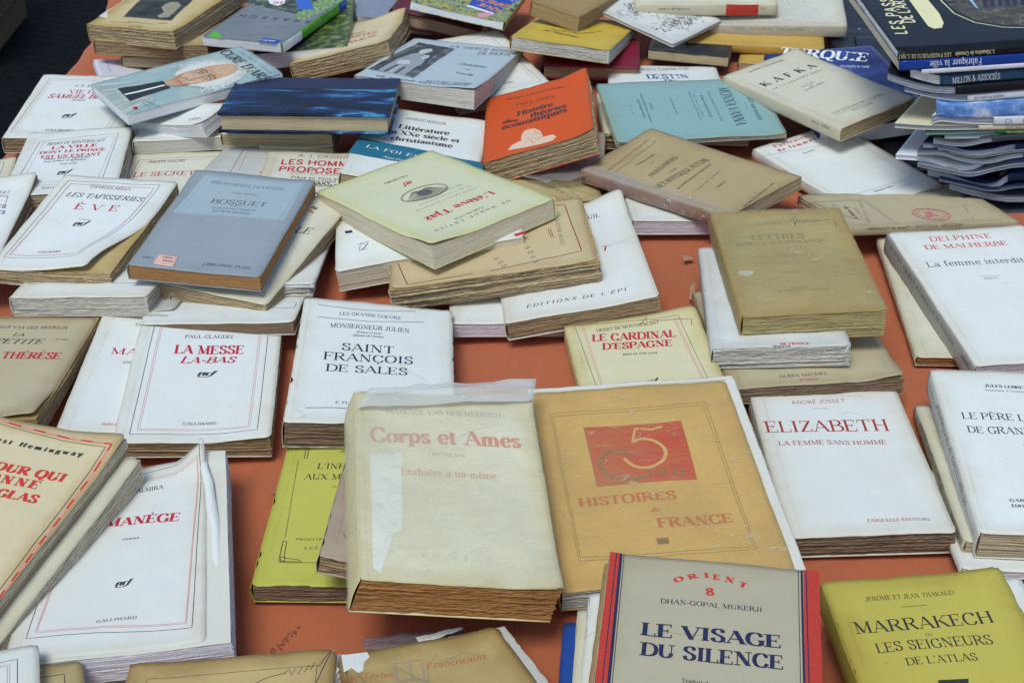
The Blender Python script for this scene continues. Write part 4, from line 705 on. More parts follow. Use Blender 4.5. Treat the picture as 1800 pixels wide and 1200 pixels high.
('tanspine', 'tan-spined book directly beneath the red striped beige paperback', [[58.7, 700.7, 68.6], [185.3, 682.2, 70.6], [158.3, 500.7, 68.8], [32.6, 519.0, 66.9]], 127.5, 183.6, 14, 'oldtan', 'tan', {}, []),
('whitespine', 'white-spined book under the tan one at the left of the red striped paperback', [[49.2, 694.6, 50.6], [176.1, 680.1, 53.9], [155.2, 502.4, 54.5], [29.2, 516.8, 51.5]], 127.3, 178.9, 18, 'white', 'tan', {}, []),
('creamspine', 'cream book with dark words down its spine, below the white spine in the foreground pile', [[42.2, 699.2, 31.2], [174.7, 687.2, 37.6], [157.8, 510.1, 36.8], [26.7, 522.0, 30.9]], 132.5, 177.9, 18, 'ivory', 'tan', {'spine': [('POINTS', 0.55, 0.3, 5), ('M. P', 0.15, 0.2, 5), ('AU', 0.8, 0.1, 3)]}, []),
('bluespine', 'blue-spined book at the base of the foreground pile, left of the red striped paperback', [[33.8, 704.1, 15.7], [172.5, 691.1, 19.5], [155.1, 518.3, 17.1], [18.7, 531.1, 13.8]], 138.2, 173.7, 13, 'royal', 'tan', {'spine': [('123', 0.3, 0.2, 4)]}, []),
('marrakech', 'yellow paperback titled MARRAKECH in black capitals at the bottom right', [[198.9, 709.4, 45.4], [313.7, 715.9, 51.8], [323.1, 536.9, 57.1], [207.9, 530.6, 51.1]], 115.3, 179.2, 24, 'mustard', 'tan', {'rag': 1, 'edge': 1.2}, [('T', 'JÉROME ET JEAN THARAUD', 23.0, 157.6, 79.4, 157.6, 4.0, 'blk', 'n'), ('L', 'blk', 0.35, [(43.0, 149.9), (59.6, 150.0)]), ('T', 'MARRAKECH', 9.1, 128.9, 95.6, 128.9, 10.5, 'blk', 'n'), ('T', 'OU', 50.5, 122.1, 55.0, 122.1, 2.3, 'blk', 'n'), ('T', 'LES SEIGNEURS', 17.6, 110.9, 89.0, 110.9, 8.3, 'blk', 'n'), ('T', "DE L'ATLAS", 31.9, 98.0, 75.1, 98.0, 6.3, 'blk', 'n'), ('P', 'blk', [(46.0, 83.7), (64.1, 83.5), (62.9, 79.8), (45.5, 80.0)])]),
('whitebehind', 'white book with ragged tan edge peeping out at the right of the yellow MARRAKECH paperback', [[225.1, 728.3, 20.8], [337.9, 736.7, 25.0], [350.2, 559.4, 30.0], [236.7, 551.4, 26.2]], 113.5, 177.5, 20, 'white', 'tan', {'rag': 2}, []),
('saint', 'white paperback with dark blue title SAINT FRANÇOIS DE SALES in capitals', [[-178.4, 1082.8, 41.6], [-51.7, 1086.0, 24.8], [-43.5, 898.6, 35.4], [-172.0, 892.5, 41.9]], 128.3, 189.1, 22, 'white', 'darkbrown', {'rag': 1.5, 'edge': 1.0}, [('L', 'navy', 0.6, [(12.3, 178.3), (53.5, 174.7), (78.1, 177.5), (95.9, 182.0)]), ('L', 'navy', 0.6, [(12.8, 158.2), (56.7, 155.5), (103.9, 162.8)]), ('T', 'LES GRANDS COEURS', 31.0, 163.9, 83.4, 163.9, 4.9, 'navy', 'n'), ('T', 'MONSEIGNEUR JULIEN', 24.6, 142.1, 91.5, 142.1, 6.7, 'navy', 'n'), ('T', "Évêque d'Arras", 47.3, 134.9, 67.6, 134.9, 2.8, 'navy', 'i'), ('T', "Membre de l'Institut", 44.3, 129.2, 70.2, 129.2, 2.8, 'navy', 'i'), ('T', 'SAINT', 36.1, 105.6, 79.9, 105.6, 10.9, 'navy', 'n'), ('T', 'FRANÇOIS', 22.4, 89.9, 95.7, 89.9, 11.5, 'navy', 'n'), ('T', 'DE SALES', 25.6, 72.8, 91.6, 72.8, 10.4, 'navy', 'n'), ('T', 'E. FLAMMARION', 36.8, 27.5, 72.9, 27.5, 3.2, 'navy', 'n'), ('L', 'navy', 0.6, [(14.6, 20.8), (82.0, 22.3)])]),
('cardinal', 'cream paperback titled LE CARDINAL in red with a tape-yellowed spine', [[45.1, 1066.9, 21.0], [158.0, 1079.5, 31.6], [179.8, 883.5, 29.6], [65.1, 871.1, 20.2]], 114.9, 197.0, 20, 'cream2', 'rust', {'rag': 0.7}, [('L', 'blk', 0.4, [(13.4, 96.0), (8.8, 195.3), (98.2, 186.8), (102.0, 87.0)]), ('L', 'red2', 0.35, [(17.0, 95.2), (14.6, 193.7)]), ('L', 'red2', 0.35, [(18.4, 94.8), (16.1, 193.3)]), ('L', 'red2', 0.35, [(93.6, 183.3), (97.3, 90.6)]), ('L', 'red2', 0.35, [(95.0, 182.9), (98.6, 90.3)]), ('T', 'HENRY DE MONTHERLANT', 25.9, 180.2, 80.7, 180.2, 4.5, 'blk', 'n'), ('T', 'LE CARDINAL', 19.5, 166.4, 90.0, 156.4, 10.6, 'red', 'b'), ('T', "D'ESPAGNE", 26.1, 152.0, 84.5, 143.4, 9.6, 'red', 'b'), ('T', 'pièce en trois actes', 41.5, 140.1, 70.0, 135.6, 3.0, 'blk', 'n'), ('T', '~', 49.7, 94.9, 65.3, 94.9, 5.5, 'blk', 'b'), ('L', 'ink', 0.45, [(64.2, 182.5), (71.1, 193.0), (70.5, 184.6), (77.4, 186.6), (84.3, 183.8), (96.2, 181.6), (108.1, 177.5), (106.0, 169.7)])]),
('eliz', 'white paperback titled ELIZABETH in large red capitals', [[191.1, 968.6, 18.9], [308.8, 969.5, 20.3], [310.2, 786.7, 22.2], [192.7, 785.2, 18.9]], 117.6, 183.0, 18, 'white2', 'darkbrown', {'rag': 1.6}, [('T', 'ANDRÉ JOSSET', 30.8, 165.1, 73.5, 165.1, 4.6, 'redbrown', 's'), ('L', 'redbrown', 0.35, [(46.3, 158.0), (58.7, 157.6)]), ('T', 'ELIZABETH', 3.8, 125.9, 100.3, 125.9, 15.2, 'redbrown', 'n'), ('T', 'LA FEMME SANS HOMME', 11.1, 108.6, 93.7, 108.6, 5.3, 'redbrown', 'n'), ('T', 'FASQUELLE ÉDITEURS', 58.1, 14.7, 102.4, 14.7, 3.0, 'redbrown', 'n')]),
('jules', 'white paperback with dark spine lettering and the words LE PÈRE, at the right edge', [[331.8, 962.8, 44.3], [452.8, 954.7, 43.5], [439.9, 761.0, 36.4], [318.8, 769.0, 36.3]], 121.3, 194.3, 22, 'white', 'tan', {'spine': [('LE PÈRE LÉONCE DE GRANDMAISON', 0.5, 0.6, 7), ('JULES LEBRETON', 0.87, 0.16, 3.5), ('BEAUCHESNE', 0.15, 0.2, 4)], 'rag': 1}, [('T', 'JULES LEBRETON', 37.6, 172.0, 77.0, 172.0, 3.5, 'blk', 'b'), ('T', "Professeur à l'Institut Catholique", 36.9, 166.9, 83.7, 166.9, 2.1, 'blk', 'n'), ('T', 'LE PÈRE LÉONCE', 12.2, 129.6, 91.8, 129.6, 8.0, 'blk', 'n'), ('T', 'DE GRANDMAISON', 13.1, 113.0, 98.3, 113.0, 7.8, 'blk', 'n'), ('T', 'GABRIEL', 27.5, 35.4, 48.8, 35.4, 2.9, 'blk', 'b'), ('T', 'ÉDITEURS', 27.4, 29.3, 47.4, 29.3, 2.9, 'blk', 'b'), ('T', '—', 49.7, 100.1, 53.8, 100.1, 1.9, 'blk', 'n')]),
('entretiens', 'yellowed paperback under the white LE PÈRE book, black words on its creased spine', [[322.8, 956.8, 13.9], [444.4, 950.3, 14.0], [434.5, 769.7, 21.8], [312.9, 776.5, 22.4]], 121.8, 181.0, 13, 'ivory', 'tan', {'spine': [('UN SUR LE VOYAGE CHRÉTIEN', 0.62, 0.5, 6), ('ÉDITIONS PARIS', 0.12, 0.2, 5)], 'spl': 1}, []),
('wedge', 'pale lavender book corner poking out below the creased yellowed spine at right', [[311.6, 880.0, 6.0], [419.4, 876.2, 6.5], [414.8, 752.9, 12.8], [306.7, 757.2, 13.9]], 108.0, 123.3, 6, 'white', 'lav', {}, []),
('smallwhite', 'small white book whose rounded corner shows between the amber book and the red ELIZABETH title', [[125.4, 884.7, 11.1], [194.8, 885.0, 12.9], [194.6, 747.7, 22.1], [124.8, 747.3, 18.7]], 69.6, 137.6, 12, 'white2', 'white', {}, []),
('malherbe', 'white novel with red author lettering and the words La femme interdite', [[351.0, 1202.7, 40.2], [483.8, 1221.2, 37.1], [512.4, 1012.1, 24.3], [378.7, 993.7, 25.9]], 134.6, 211.4, 20, 'white', 'lav', {'spine': [('La femme interdite', 0.78, 0.42, 7), ('DELPHINE DE MALHERBE', 0.38, 0.36, 5), ('A. Carrière', 0.06, 0.12, 7)], 'spinecol': 'greyspine'}, [('T', 'DELPHINE', 35.2, 193.0, 95.7, 193.0, 7.5, 'red3', 'n'), ('T', 'DE MALHERBE', 25.1, 179.2, 106.0, 179.2, 7.3, 'red3', 'n'), ('T', 'La femme interdite', 15.8, 149.5, 114.7, 149.5, 8.6, 'greyblk', 'l'), ('T', 'ROMAN', 59.2, 125.1, 72.4, 125.1, 2.3, 'grey', 'n'), ('L', 'grey', 0.3, [(56.4, 130.3), (75.9, 129.3)])]),
('undermal', 'cream book with brown pages underneath the white novel with red author lettering', [[351.5, 1235.5, 18.6], [479.2, 1230.1, 22.8], [470.6, 1028.3, 12.1], [342.3, 1033.7, 9.1]], 128.2, 202.3, 10, 'ivory', 'rust', {'rag': 1}, []),
('lettres', 'thick old book in darkened yellow glassine with a torn spine, above a white one', [[183.5, 1197.5, 63.8], [301.8, 1199.8, 67.6], [305.2, 1012.6, 68.2], [187.0, 1010.1, 63.6]], 118.3, 187.3, 24, 'drab', 'olive', {'rag': 1.4, 'wrap': 'drabwrap'}, [('T', 'ELISABETH LESEUR', 37.4, 159.7, 94.3, 159.7, 6.3, 'faded3', 'n'), ('T', 'LETTRES', 29.2, 131.5, 76.2, 131.5, 9.1, 'faded3', 'b'), ('T', 'SUR LA SOUFFRANCE', 14.0, 121.8, 92.5, 121.8, 5.0, 'faded3', 'b'), ('T', 'Précédées', 37.3, 112.2, 69.6, 112.2, 3.0, 'faded3', 'n'), ('T', 'R. P. HEBERT, O. P.', 29.9, 96.9, 80.1, 96.9, 4.8, 'faded3', 'n'), ('L', 'faded3', 0.4, [(25.8, 87.6), (84.1, 84.6)]), ('T', '1922', 44.5, 68.7, 60.5, 68.7, 3.7, 'faded3', 'n'), ('T', 'PARIS', 47.7, 41.3, 60.1, 41.3, 3.6, 'faded3', 'n'), ('T', 'J. DE GIGORD, ÉDITEUR', 30.4, 36.5, 79.0, 36.5, 3.6, 'faded3', 'n'), ('L', 'ink', 0.6, [(68.2, 164.6), (73.1, 171.0), (71.3, 153.1), (75.7, 168.5), (78.0, 161.5), (84.8, 164.3), (94.8, 162.3), (104.2, 162.7)]), ('L', 'ink', 0.6, [(108.0, 161.2), (107.8, 147.7)]), ('P', 'tornwhite', [(8.3, 75.0), (21.6, 73.9), (18.6, 67.2), (12.5, 64.8), (7.2, 68.2)])]),
('greywhite', 'battered white paperback with a crumpled spine beneath the thick darkened book', [[171.8, 1176.0, 38.0], [282.1, 1170.5, 44.6], [272.7, 987.9, 50.5], [161.9, 993.4, 43.5]], 110.9, 182.9, 19, 'white3', 'greyp', {'rag': 1.8, 'edge': 1.0, 'curls': [(0, 0, -3, 25)]}, [('T', 'DE FRANCE', 55.2, 3.6, 78.7, 3.6, 3.6, 'red', 'b'), ('T', 'MCMXLVIII', 48.9, 0.1, 62.9, 0.1, 2.7, 'blk', 'b')]),
('albin', 'drab beige paperback marked PARIS in red under the battered white one', [[164.2, 1137.7, 13.9], [305.3, 1145.2, 17.4], [313.7, 967.3, 31.0], [174.5, 959.3, 26.9]], 140.4, 178.9, 14, 'beige', 'darkbrown', {'rag': 1.5, 'curls': [(1, 0, 5, 40)], 'edge': 0.8}, [('T', 'ALBIN MICHEL', 41.7, 14.4, 82.6, 14.4, 4.3, 'blk', 'n'), ('T', 'PARIS', 56.9, 6.5, 72.4, 6.5, 3.8, 'red', 'n')]),
('eleve', 'pale yellow novel with an oval net drawing topping the central pile', [[39.6, 1204.1, 75.4], [-69.6, 1116.2, 69.5], [-190.4, 1268.1, 50.6], [-82.0, 1355.6, 55.3]], 139.9, 195.1, 20, 'paleyellow', 'cream', {'curls': [(1, 1, 5, 50)], 'rag': 0.3}, [('T', 'DE MONDE ENTIER', 30.4, 164.8, 117.0, 164.8, 3.9, 'blk', 'n'), ('T', 'FLORJAN LIPUS', 56.2, 158.0, 89.4, 158.0, 3.5, 'blk', 's'), ('T', "L'élève Tjaž", 29.1, 135.1, 107.0, 135.1, 9.7, 'red', 'b'), ('T', 'ROMAN TRADUIT DU SLOVÈNE', 32.2, 116.3, 102.9, 116.3, 2.2, 'greyblk', 'l'), ('T', 'ET DE L’ALLEMAND PAR', 32.3, 107.4, 92.0, 107.4, 2.2, 'greyblk', 'l'), ('T', 'ANNE GAUDU ET PETER HANDKE', 33.9, 97.7, 89.1, 97.7, 2.2, 'greyblk', 'l'), ('T', '~', 62.3, 53.3, 76.2, 53.3, 7.1, 'red', 'b'), ('T', 'GALLIMARD', 56.3, 35.5, 83.5, 35.5, 4.1, 'blk', 'n'), ('NET', 96.1, 87.1, 46.7, 88.2)]),
('illus', 'white paperback with a small engraving, lying crosswise under the pale yellow novel', [[1.2, 1270.8, 55.8], [11.1, 1160.3, 57.2], [-159.8, 1144.7, 30.4], [-169.3, 1256.1, 36.7]], 111.5, 172.9, 21, 'white', 'cream', {'rag': 0.3}, [('P', 'navy', [(42.8, 8.3), (43.0, 15.1), (47.6, 16.0), (47.4, 9.3)]), ('L', 'blk', 0.5, [(71.1, 20.9), (68.5, 31.1), (79.6, 27.6), (83.6, 21.8), (70.1, 23.8), (73.9, 28.6)]), ('L', 'blk', 0.5, [(72.7, 31.1), (82.3, 23.7), (82.4, 29.5)]), ('P', 'red', [(102.7, 164.2), (99.6, 175.3), (104.3, 175.4), (107.7, 165.4)])]),
('hugo', 'thick tan paperback with a dark red frame line and deckled brown pages', [[63.9, 1242.7, 56.4], [74.3, 1116.1, 58.3], [-105.9, 1103.0, 35.8], [-112.3, 1229.8, 33.2]], 127.1, 180.1, 22, 'tan2', 'deckle', {'rag': 2.6, 'edge': 0.8, 'inset': -1.5}, [('L', 'maroon', 0.9, [(51.0, -0.4), (123.0, 14.4), (119.5, 72.2)]), ('L', 'maroon', 0.9, [(118.9, 87.3), (105.2, 169.6), (11.2, 164.9), (4.6, 142.7)]), ('T', 'ADES', 83.0, 120.7, 116.1, 126.0, 4.6, 'blk', 'l'), ('T', 'LES', 97.0, 92.0, 115.0, 98.6, 4.7, 'blk', 'l'), ('T', 'VICTOR HUGO', 37.9, 152.6, 87.7, 152.6, 3.6, 'greyblk', 'l'), ('L', 'maroon', 0.6, [(54.1, 144.5), (72.0, 145.9)]), ('L', 'maroon', 0.6, [(54.8, 146.5), (72.6, 147.9)])]),
('epi', 'white paperback marked ÉDITIONS at its foot with a lifted pointed top corner', [[-20.7, 1257.1, 17.9], [106.8, 1270.1, 46.1], [127.0, 1075.8, 44.8], [-5.8, 1064.2, 24.2]], 133.1, 194.5, 17, 'white2', 'brown', {'rag': 1.2, 'curls': [(1, 1, 7, 40)]}, [('T', 'SEUIL', 84.6, 161.9, 106.3, 161.9, 7.0, 'blk', 'n'), ('T', 'SAINT', 55.8, 105.3, 104.8, 94.1, 9.2, 'red', 'n'), ('T', "ÉDITIONS DE L'ÉPI", 19.6, 20.4, 107.6, 20.4, 4.8, 'blk', 'i')]),
('flatlav', 'thin lavender white booklet on the cloth under the ÉPI paperback', [[-56.5, 1151.9, 13.9], [44.0, 1155.3, 12.9], [46.3, 1077.2, 17.2], [-53.3, 1073.8, 18.9]], 100.1, 78.2, 13, 'white', 'lav', {}, []),
('eve', 'white framed paperback with red title ÈVE, its cover curling away from brown pages', [[-444.8, 1314.0, 47.9], [-329.3, 1298.9, 45.4], [-354.2, 1116.8, 40.0], [-468.2, 1132.5, 41.6]], 115.8, 183.5, 15, 'white', 'deckle', {'curls': [(1, 0, 12, 95)], 'rag': 1.6, 'pull': [(1, 0, 22, 125)]}, [('L', 'blk', 0.45, [(8.1, 170.9), (100.7, 173.8), (94.2, 24.5), (6.7, 21.4), (8.1, 170.9)]), ('L', 'red2', 0.32, [(12.5, 165.6), (96.9, 168.4), (91.3, 29.2), (10.6, 26.1), (12.5, 165.6)]), ('L', 'red2', 0.32, [(13.5, 164.6), (96.2, 167.1), (90.4, 30.1), (11.2, 27.3), (13.5, 164.6)]), ('T', 'CHARLES PÉGUY', 33.9, 159.9, 75.6, 159.9, 4.7, 'blk', 'n'), ('T', 'LES TAPISSERIES', 17.1, 139.5, 93.5, 139.5, 8.3, 'blk', 'i'), ('T', 'ÈVE', 33.6, 117.2, 77.7, 117.2, 10.8, 'red', 'n'), ('T', '2e édition', 46.8, 97.7, 59.3, 97.7, 1.8, 'blk', 'n'), ('T', '~', 44.7, 87.0, 63.1, 89.9, 6.9, 'blk', 'b'), ('T', 'GALLIMARD', 38.2, 33.6, 66.0, 33.6, 3.7, 'blk', 'n')]),
('bossuet', 'grey blue paperback with a pale title panel and a pink price sticker', [[-308.3, 1289.3, 63.5], [-189.6, 1272.2, 61.2], [-216.8, 1088.6, 56.1], [-334.8, 1106.1, 59.1]], 119.6, 185.5, 14, 'greyblue', 'rustflat', {'rag': 0.3, 'sticker': [([(20.9, 23.5), (39.0, 22.7), (40.3, 4.0), (21.6, 5.5)], 'pink', [('T', 'PRIX', 26.1, 16.6, 35.3, 16.6, 2.5, 'blk', 'b'), ('T', '4 francs', 25.8, 11.3, 37.2, 11.3, 2.5, 'blk', 'b'), ('T', '1926', 28.5, 6.4, 36.0, 6.4, 1.6, 'blk', 'n')])]}, [('L', 'paneledge', 0.6, [(13.2, 176.4), (110.6, 179.9), (112.1, 98.9), (6.7, 96.7), (13.2, 176.4)]), ('P', 'panel', [(13.6, 175.2), (109.8, 178.6), (111.0, 100.9), (6.4, 98.9)]), ('L', 'greyedge', 0.3, [(18.0, 172.3), (108.3, 175.9), (107.1, 103.4), (9.3, 101.6), (18.0, 172.3)]), ('T', 'BIBLIOTHEQUE FRANÇAISE', 22.6, 160.7, 95.0, 160.7, 5.0, 'greyblk', 'n'), ('T', 'XVIIe SIÈCLE', 47.9, 145.1, 72.9, 145.1, 3.4, 'greyblk', 'n'), ('T', 'BOSSUET', 33.9, 123.8, 88.3, 123.8, 8.6, 'greyblk', 'n'), ('T', 'TOME III', 53.4, 120.2, 66.3, 120.2, 2.4, 'greyblk', 'n'), ('T', 'TEXTES CHOISIS ET COMMENTÉS', 38.9, 112.9, 81.4, 112.9, 2.8, 'greyblk', 'n'), ('T', 'PAR HENRI BRÉMOND', 41.3, 106.1, 77.8, 106.1, 3.8, 'greyblk', 'n'), ('T', 'PRIX', 8.5, 14.0, 18.1, 14.0, 3.3, 'greyblk', 'n'), ('T', 'LIBRAIRIE PLON', 63.6, 12.2, 107.0, 12.2, 4.2, 'greyblk', 'n')]),
('underboss', 'ivory paperback jutting out askew beneath the grey blue one', [[-276.2, 1298.6, 46.4], [-153.5, 1260.9, 43.8], [-212.5, 1081.4, 32.8], [-331.2, 1120.7, 37.5]], 126.7, 187.8, 16, 'ivory', 'deckle', {'rag': 1.4}, [('T', 's', 92.7, 163.8, 100.1, 162.8, 6.1, 'blk', 'b'), ('P', 'orangeink', [(93.0, 160.5), (99.4, 159.2), (100.1, 154.9), (94.8, 156.6)]), ('T', 'PUCELLE', 56.9, 112.0, 111.9, 119.6, 10.8, 'blk', 'i')]),
('torn', 'torn white book with rough grey pages under the askew ivory paperback', [[-310.6, 1268.4, 17.3], [-184.7, 1273.6, 15.5], [-178.3, 1116.5, 29.1], [-302.5, 1110.8, 28.4]], 125.2, 158.0, 16, 'white2', 'greyp', {'rag': 2.4, 'edge': 2.0}, []),
('torncover', 'loose white cover sheet under the ivory paperback of the grey blue pile', [[-274.7, 1278.4, 18.1], [-170.9, 1273.3, 14.5], [-175.2, 1115.5, 34.2], [-282.7, 1118.7, 34.0]], 105.8, 159.9, 3, 'white', 'white', {'rag': 1.2, 'edge': 0.8}, []),
('strip', 'white paperback with dark brown pages between the pile and the blue-lettered white book', [[-309.7, 1188.3, 9.0], [-182.7, 1183.4, 11.0], [-185.4, 1054.4, 31.7], [-317.0, 1058.1, 27.9]], 129.4, 131.2, 11, 'white', 'darkbrown', {}, [('L', 'blk', 0.5, [(71.4, 37.1), (124.3, 34.7), (124.4, 47.0)])]),
('undereve', 'grey white paperback with thick rough pages directly under the ÈVE book', [[-419.1, 1276.0, 18.4], [-293.9, 1262.0, 25.0], [-315.5, 1084.3, 39.7], [-440.1, 1098.1, 31.3]], 125.9, 179.6, 18, 'white2', 'greyp', {'rag': 1.4}, [('L', 'blk', 0.4, [(13.8, 163.7), (116.6, 161.5), (105.5, 29.5), (5.7, 27.8), (13.8, 163.7)])]),
('greycorner', 'grey paperback with a round worn corner low in the pile under the ÈVE book', [[-401.2, 1260.0, 6.3], [-280.1, 1250.6, 9.3], [-294.1, 1085.4, 24.9], [-414.7, 1094.4, 18.2]], 121.3, 166.6, 8, 'greywhite', 'greyp', {'rag': 0.8, 'edge': 0.8}, [('L', 'blk', 0.4, [(14.2, 148.3), (114.8, 150.9), (105.4, 23.6), (4.0, 17.1), (14.2, 148.3)])]),
('art', 'white paperback with a red block beneath the letters ART cut by the left edge', [[-592.4, 1309.1, 46.2], [-472.6, 1315.6, 46.0], [-462.5, 1126.3, 41.7], [-582.3, 1119.9, 42.3]], 120.0, 189.6, 16, 'white', 'brown', {'rag': 1.3, 'curls': [(1, 1, 4, 40)]}, [('T', 'BERT', 86.6, 149.6, 100.9, 149.6, 7.5, 'blk', 's'), ('L', 'red', 1.2, [(59.9, 147.6), (100.7, 145.6)]), ('L', 'red', 0.6, [(100.7, 145.6), (101.5, 130.2)]), ('T', 'ES', 94.6, 120.9, 104.3, 120.9, 6.2, 'blk', 'S'), ('T', 'LES', 94.1, 109.4, 106.0, 109.4, 6.1, 'blk', 'S')]),
('ville', 'white framed paperback with three lines of red capitals beginning LA VILLE', [[-522.5, 1453.4, 31.3], [-413.9, 1468.3, 32.3], [-389.1, 1289.0, 42.4], [-498.1, 1274.2, 42.5]], 109.7, 181.2, 18, 'white', 'tan', {'rag': 1.2, 'edge': 1}, [('L', 'blk', 0.45, [(15.0, 153.3), (96.4, 161.1), (92.8, 27.0), (7.5, 22.7), (15.0, 153.3)]), ('L', 'red2', 0.32, [(19.4, 147.3), (93.7, 152.8), (88.5, 36.7), (13.1, 29.3), (19.4, 147.3)]), ('T', 'HENRY DE MONTHERLANT', 24.1, 139.2, 84.5, 139.2, 8.1, 'blk', 'n'), ('T', 'LA VILLE', 30.1, 125.7, 77.8, 125.7, 8.3, 'red', 'b'), ('T', 'DONT LE PRINCE', 19.9, 113.1, 87.4, 113.1, 7.5, 'red', 'b'), ('T', 'EST UN ENFANT', 23.1, 99.9, 84.1, 99.9, 7.4, 'red', 'b'), ('T', 'Édition revue et augmentée', 26.6, 95.8, 72.6, 95.8, 3.8, 'blk', 'i'), ('T', 'avec préface et appendice', 27.5, 89.4, 70.4, 89.4, 3.8, 'blk', 'i'), ('T', 'TROIS ACTES', 44.6, 79.8, 62.2, 79.8, 3.8, 'blk', 'n'), ('T', '~', 44.7, 53.9, 62.0, 53.9, 10.2, 'blk', 'b'), ('T', 'GALLIMARD', 36.4, 14.1, 59.9, 14.1, 5.5, 'blk', 'n')]),
('secret', 'white framed paperback with the red words LE SECRET behind the ÈVE book', [[-408.1, 1434.3, 15.6], [-304.7, 1435.5, 18.0], [-302.0, 1252.3, 17.7], [-405.4, 1251.1, 15.7]], 103.4, 183.2, 14, 'ivory', 'tan', {'rag': 0.6}, [('L', 'blk', 0.4, [(9.4, 166.4), (91.6, 169.9), (93.3, 17.4), (7.0, 15.9), (9.4, 166.4)]), ('L', 'red2', 0.32, [(13.0, 160.4), (88.2, 164.3), (89.4, 23.7), (8.5, 21.9), (13.0, 160.4)]), ('T', 'PHILIPPE SOLLERS', 20.6, 157.3, 60.1, 157.3, 5.9, 'blk', 'n'), ('T', 'LE SECRET', 10.7, 124.2, 75.9, 124.2, 10.1, 'red', 'n')]),
('nrfgrey', 'greyish framed paperback tucked behind the grey blue one and under the blue hardcover', [[-303.7, 1440.0, 25.2], [-202.9, 1421.5, 22.1], [-233.9, 1247.3, 30.2], [-334.6, 1266.3, 36.2]], 102.6, 176.9, 12, 'greywhite', 'tan', {'rag': 0.6}, [('L', 'blk', 0.45, [(19.5, 163.8), (92.4, 168.1), (96.0, 14.9), (29.8, 87.5), (19.5, 163.8)]), ('L', 'red2', 0.35, [(25.3, 160.3), (91.0, 162.6), (93.0, 20.6), (37.5, 89.9), (25.3, 160.3)]), ('P', 'red', [(56.4, 111.5), (61.1, 117.7), (63.3, 107.3), (58.8, 104.3)]), ('P', 'red', [(59.1, 99.7), (64.2, 104.4), (65.5, 97.0), (60.6, 95.5)])]),
('cronin', 'ivory paperback with bold red sans letters LES HOMMES PROPOSENT', [[-256.8, 1408.5, 30.1], [-147.4, 1411.6, 25.7], [-141.1, 1229.3, 35.6], [-251.7, 1226.4, 41.6]], 110.1, 182.5, 12, 'ivory', 'tan', {'rag': 0.5}, [('T', 'A. J. CRONIN', 31.8, 165.7, 88.8, 165.7, 8.1, 'redbrown', 's'), ('T', 'LES HOMMES', 15.6, 144.5, 102.9, 144.5, 14.1, 'red', 'S'), ('T', 'PROPOSENT', 15.5, 123.8, 99.4, 123.8, 13.7, 'red', 'S'), ('T', '(JUPITER LAUGHS)', 29.0, 117.7, 88.4, 117.7, 6.0, 'redbrown', 's'), ('T', 'Pièce en trois actes', 30.2, 107.0, 89.0, 107.0, 6.0, 'blk', 's'), ('T', 'ADAPTATION', 34.4, 99.1, 77.1, 99.1, 5.9, 'blk', 's'), ('T', 'SAXY', 53.8, 93.6, 71.9, 93.6, 5.9, 'blk', 'S'), ('T', 'RICHARD', 55.4, 88.2, 83.5, 88.2, 5.8, 'blk', 'S')]),
('samuel', 'white framed paperback with red title VIE DE SAMUEL at the left table edge', [[-557.8, 1635.6, 25.9], [-433.2, 1639.9, 21.7], [-426.5, 1454.0, 24.0], [-551.8, 1449.3, 27.4]], 125.1, 186.3, 18, 'white', 'brown', {'rag': 1.2}, [('L', 'blk', 0.4, [(10.5, 172.0), (116.5, 169.6), (108.2, 17.0), (3.8, 16.1), (10.5, 172.0)]), ('L', 'red2', 0.32, [(14.4, 166.6), (113.5, 163.9), (103.9, 23.2), (6.8, 20.9), (14.4, 166.6)]), ('T', 'C.-F. RAMUZ', 44.5, 149.7, 79.5, 149.7, 7.0, 'blk', 'n'), ('T', 'VIE DE', 41.0, 130.0, 76.9, 130.0, 10.7, 'red', 'n'), ('T', 'SAMUEL BELET', 20.3, 114.2, 100.3, 114.2, 12.1, 'red', 'I'), ('T', 'ROMAN', 50.8, 106.3, 65.6, 106.3, 4.5, 'blk', 'n'), ('T', '~', 48.4, 60.8, 65.8, 60.8, 10.0, 'blk', 'b'), ('T', 'GALLIMARD', 40.4, 20.5, 70.3, 20.5, 5.4, 'blk', 'n')]),
('leftcream', 'cream framed paperback sliver at the left edge, left of the LA VILLE book', [[-639.6, 1388.9, 22.5], [-524.6, 1408.4, 21.6], [-509.5, 1320.8, 29.5], [-624.5, 1301.0, 29.7]], 116.7, 89.4, 12, 'ivory', 'tan', {}, [('L', 'blk', 0.5, [(7.9, 7.9), (104.8, 7.9), (104.8, 79.4), (7.9, 79.4), (7.9, 7.9)]), ('L', 'red2', 0.4, [(11.9, 11.9), (100.9, 11.9), (100.9, 75.5), (11.9, 75.5), (11.9, 11.9)])]),
('cure', 'paperback with a painted portrait of a white-haired priest and a black slanting title', [[-317.6, 1630.6, 64.3], [-255.8, 1534.3, 68.1], [-409.4, 1435.1, 59.7], [-471.3, 1531.4, 56.3]], 114.5, 183.1, 12, 'skyteal', 'white', {'rag': 0.2}, [('PORTRAIT',), ('T', "CURE D'ARS", 3.2, 152.8, 124.0, 152.8, 13.0, 'blk', 'n'), ('T', 'Jean-Marie Vianney', 17.4, 171.4, 106.1, 171.4, 3.5, 'greyblk', 'c'), ('T', 'Bernard', 85.7, 28.8, 114.7, 34.0, 3.3, 'blk', 'c'), ('T', 'Nodet', 91.8, 23.9, 108.9, 27.2, 2.7, 'blk', 'c'), ('P', 'red', [(98.4, 12.6), (98.3, 17.1), (105.7, 16.3), (105.8, 11.8)])]),
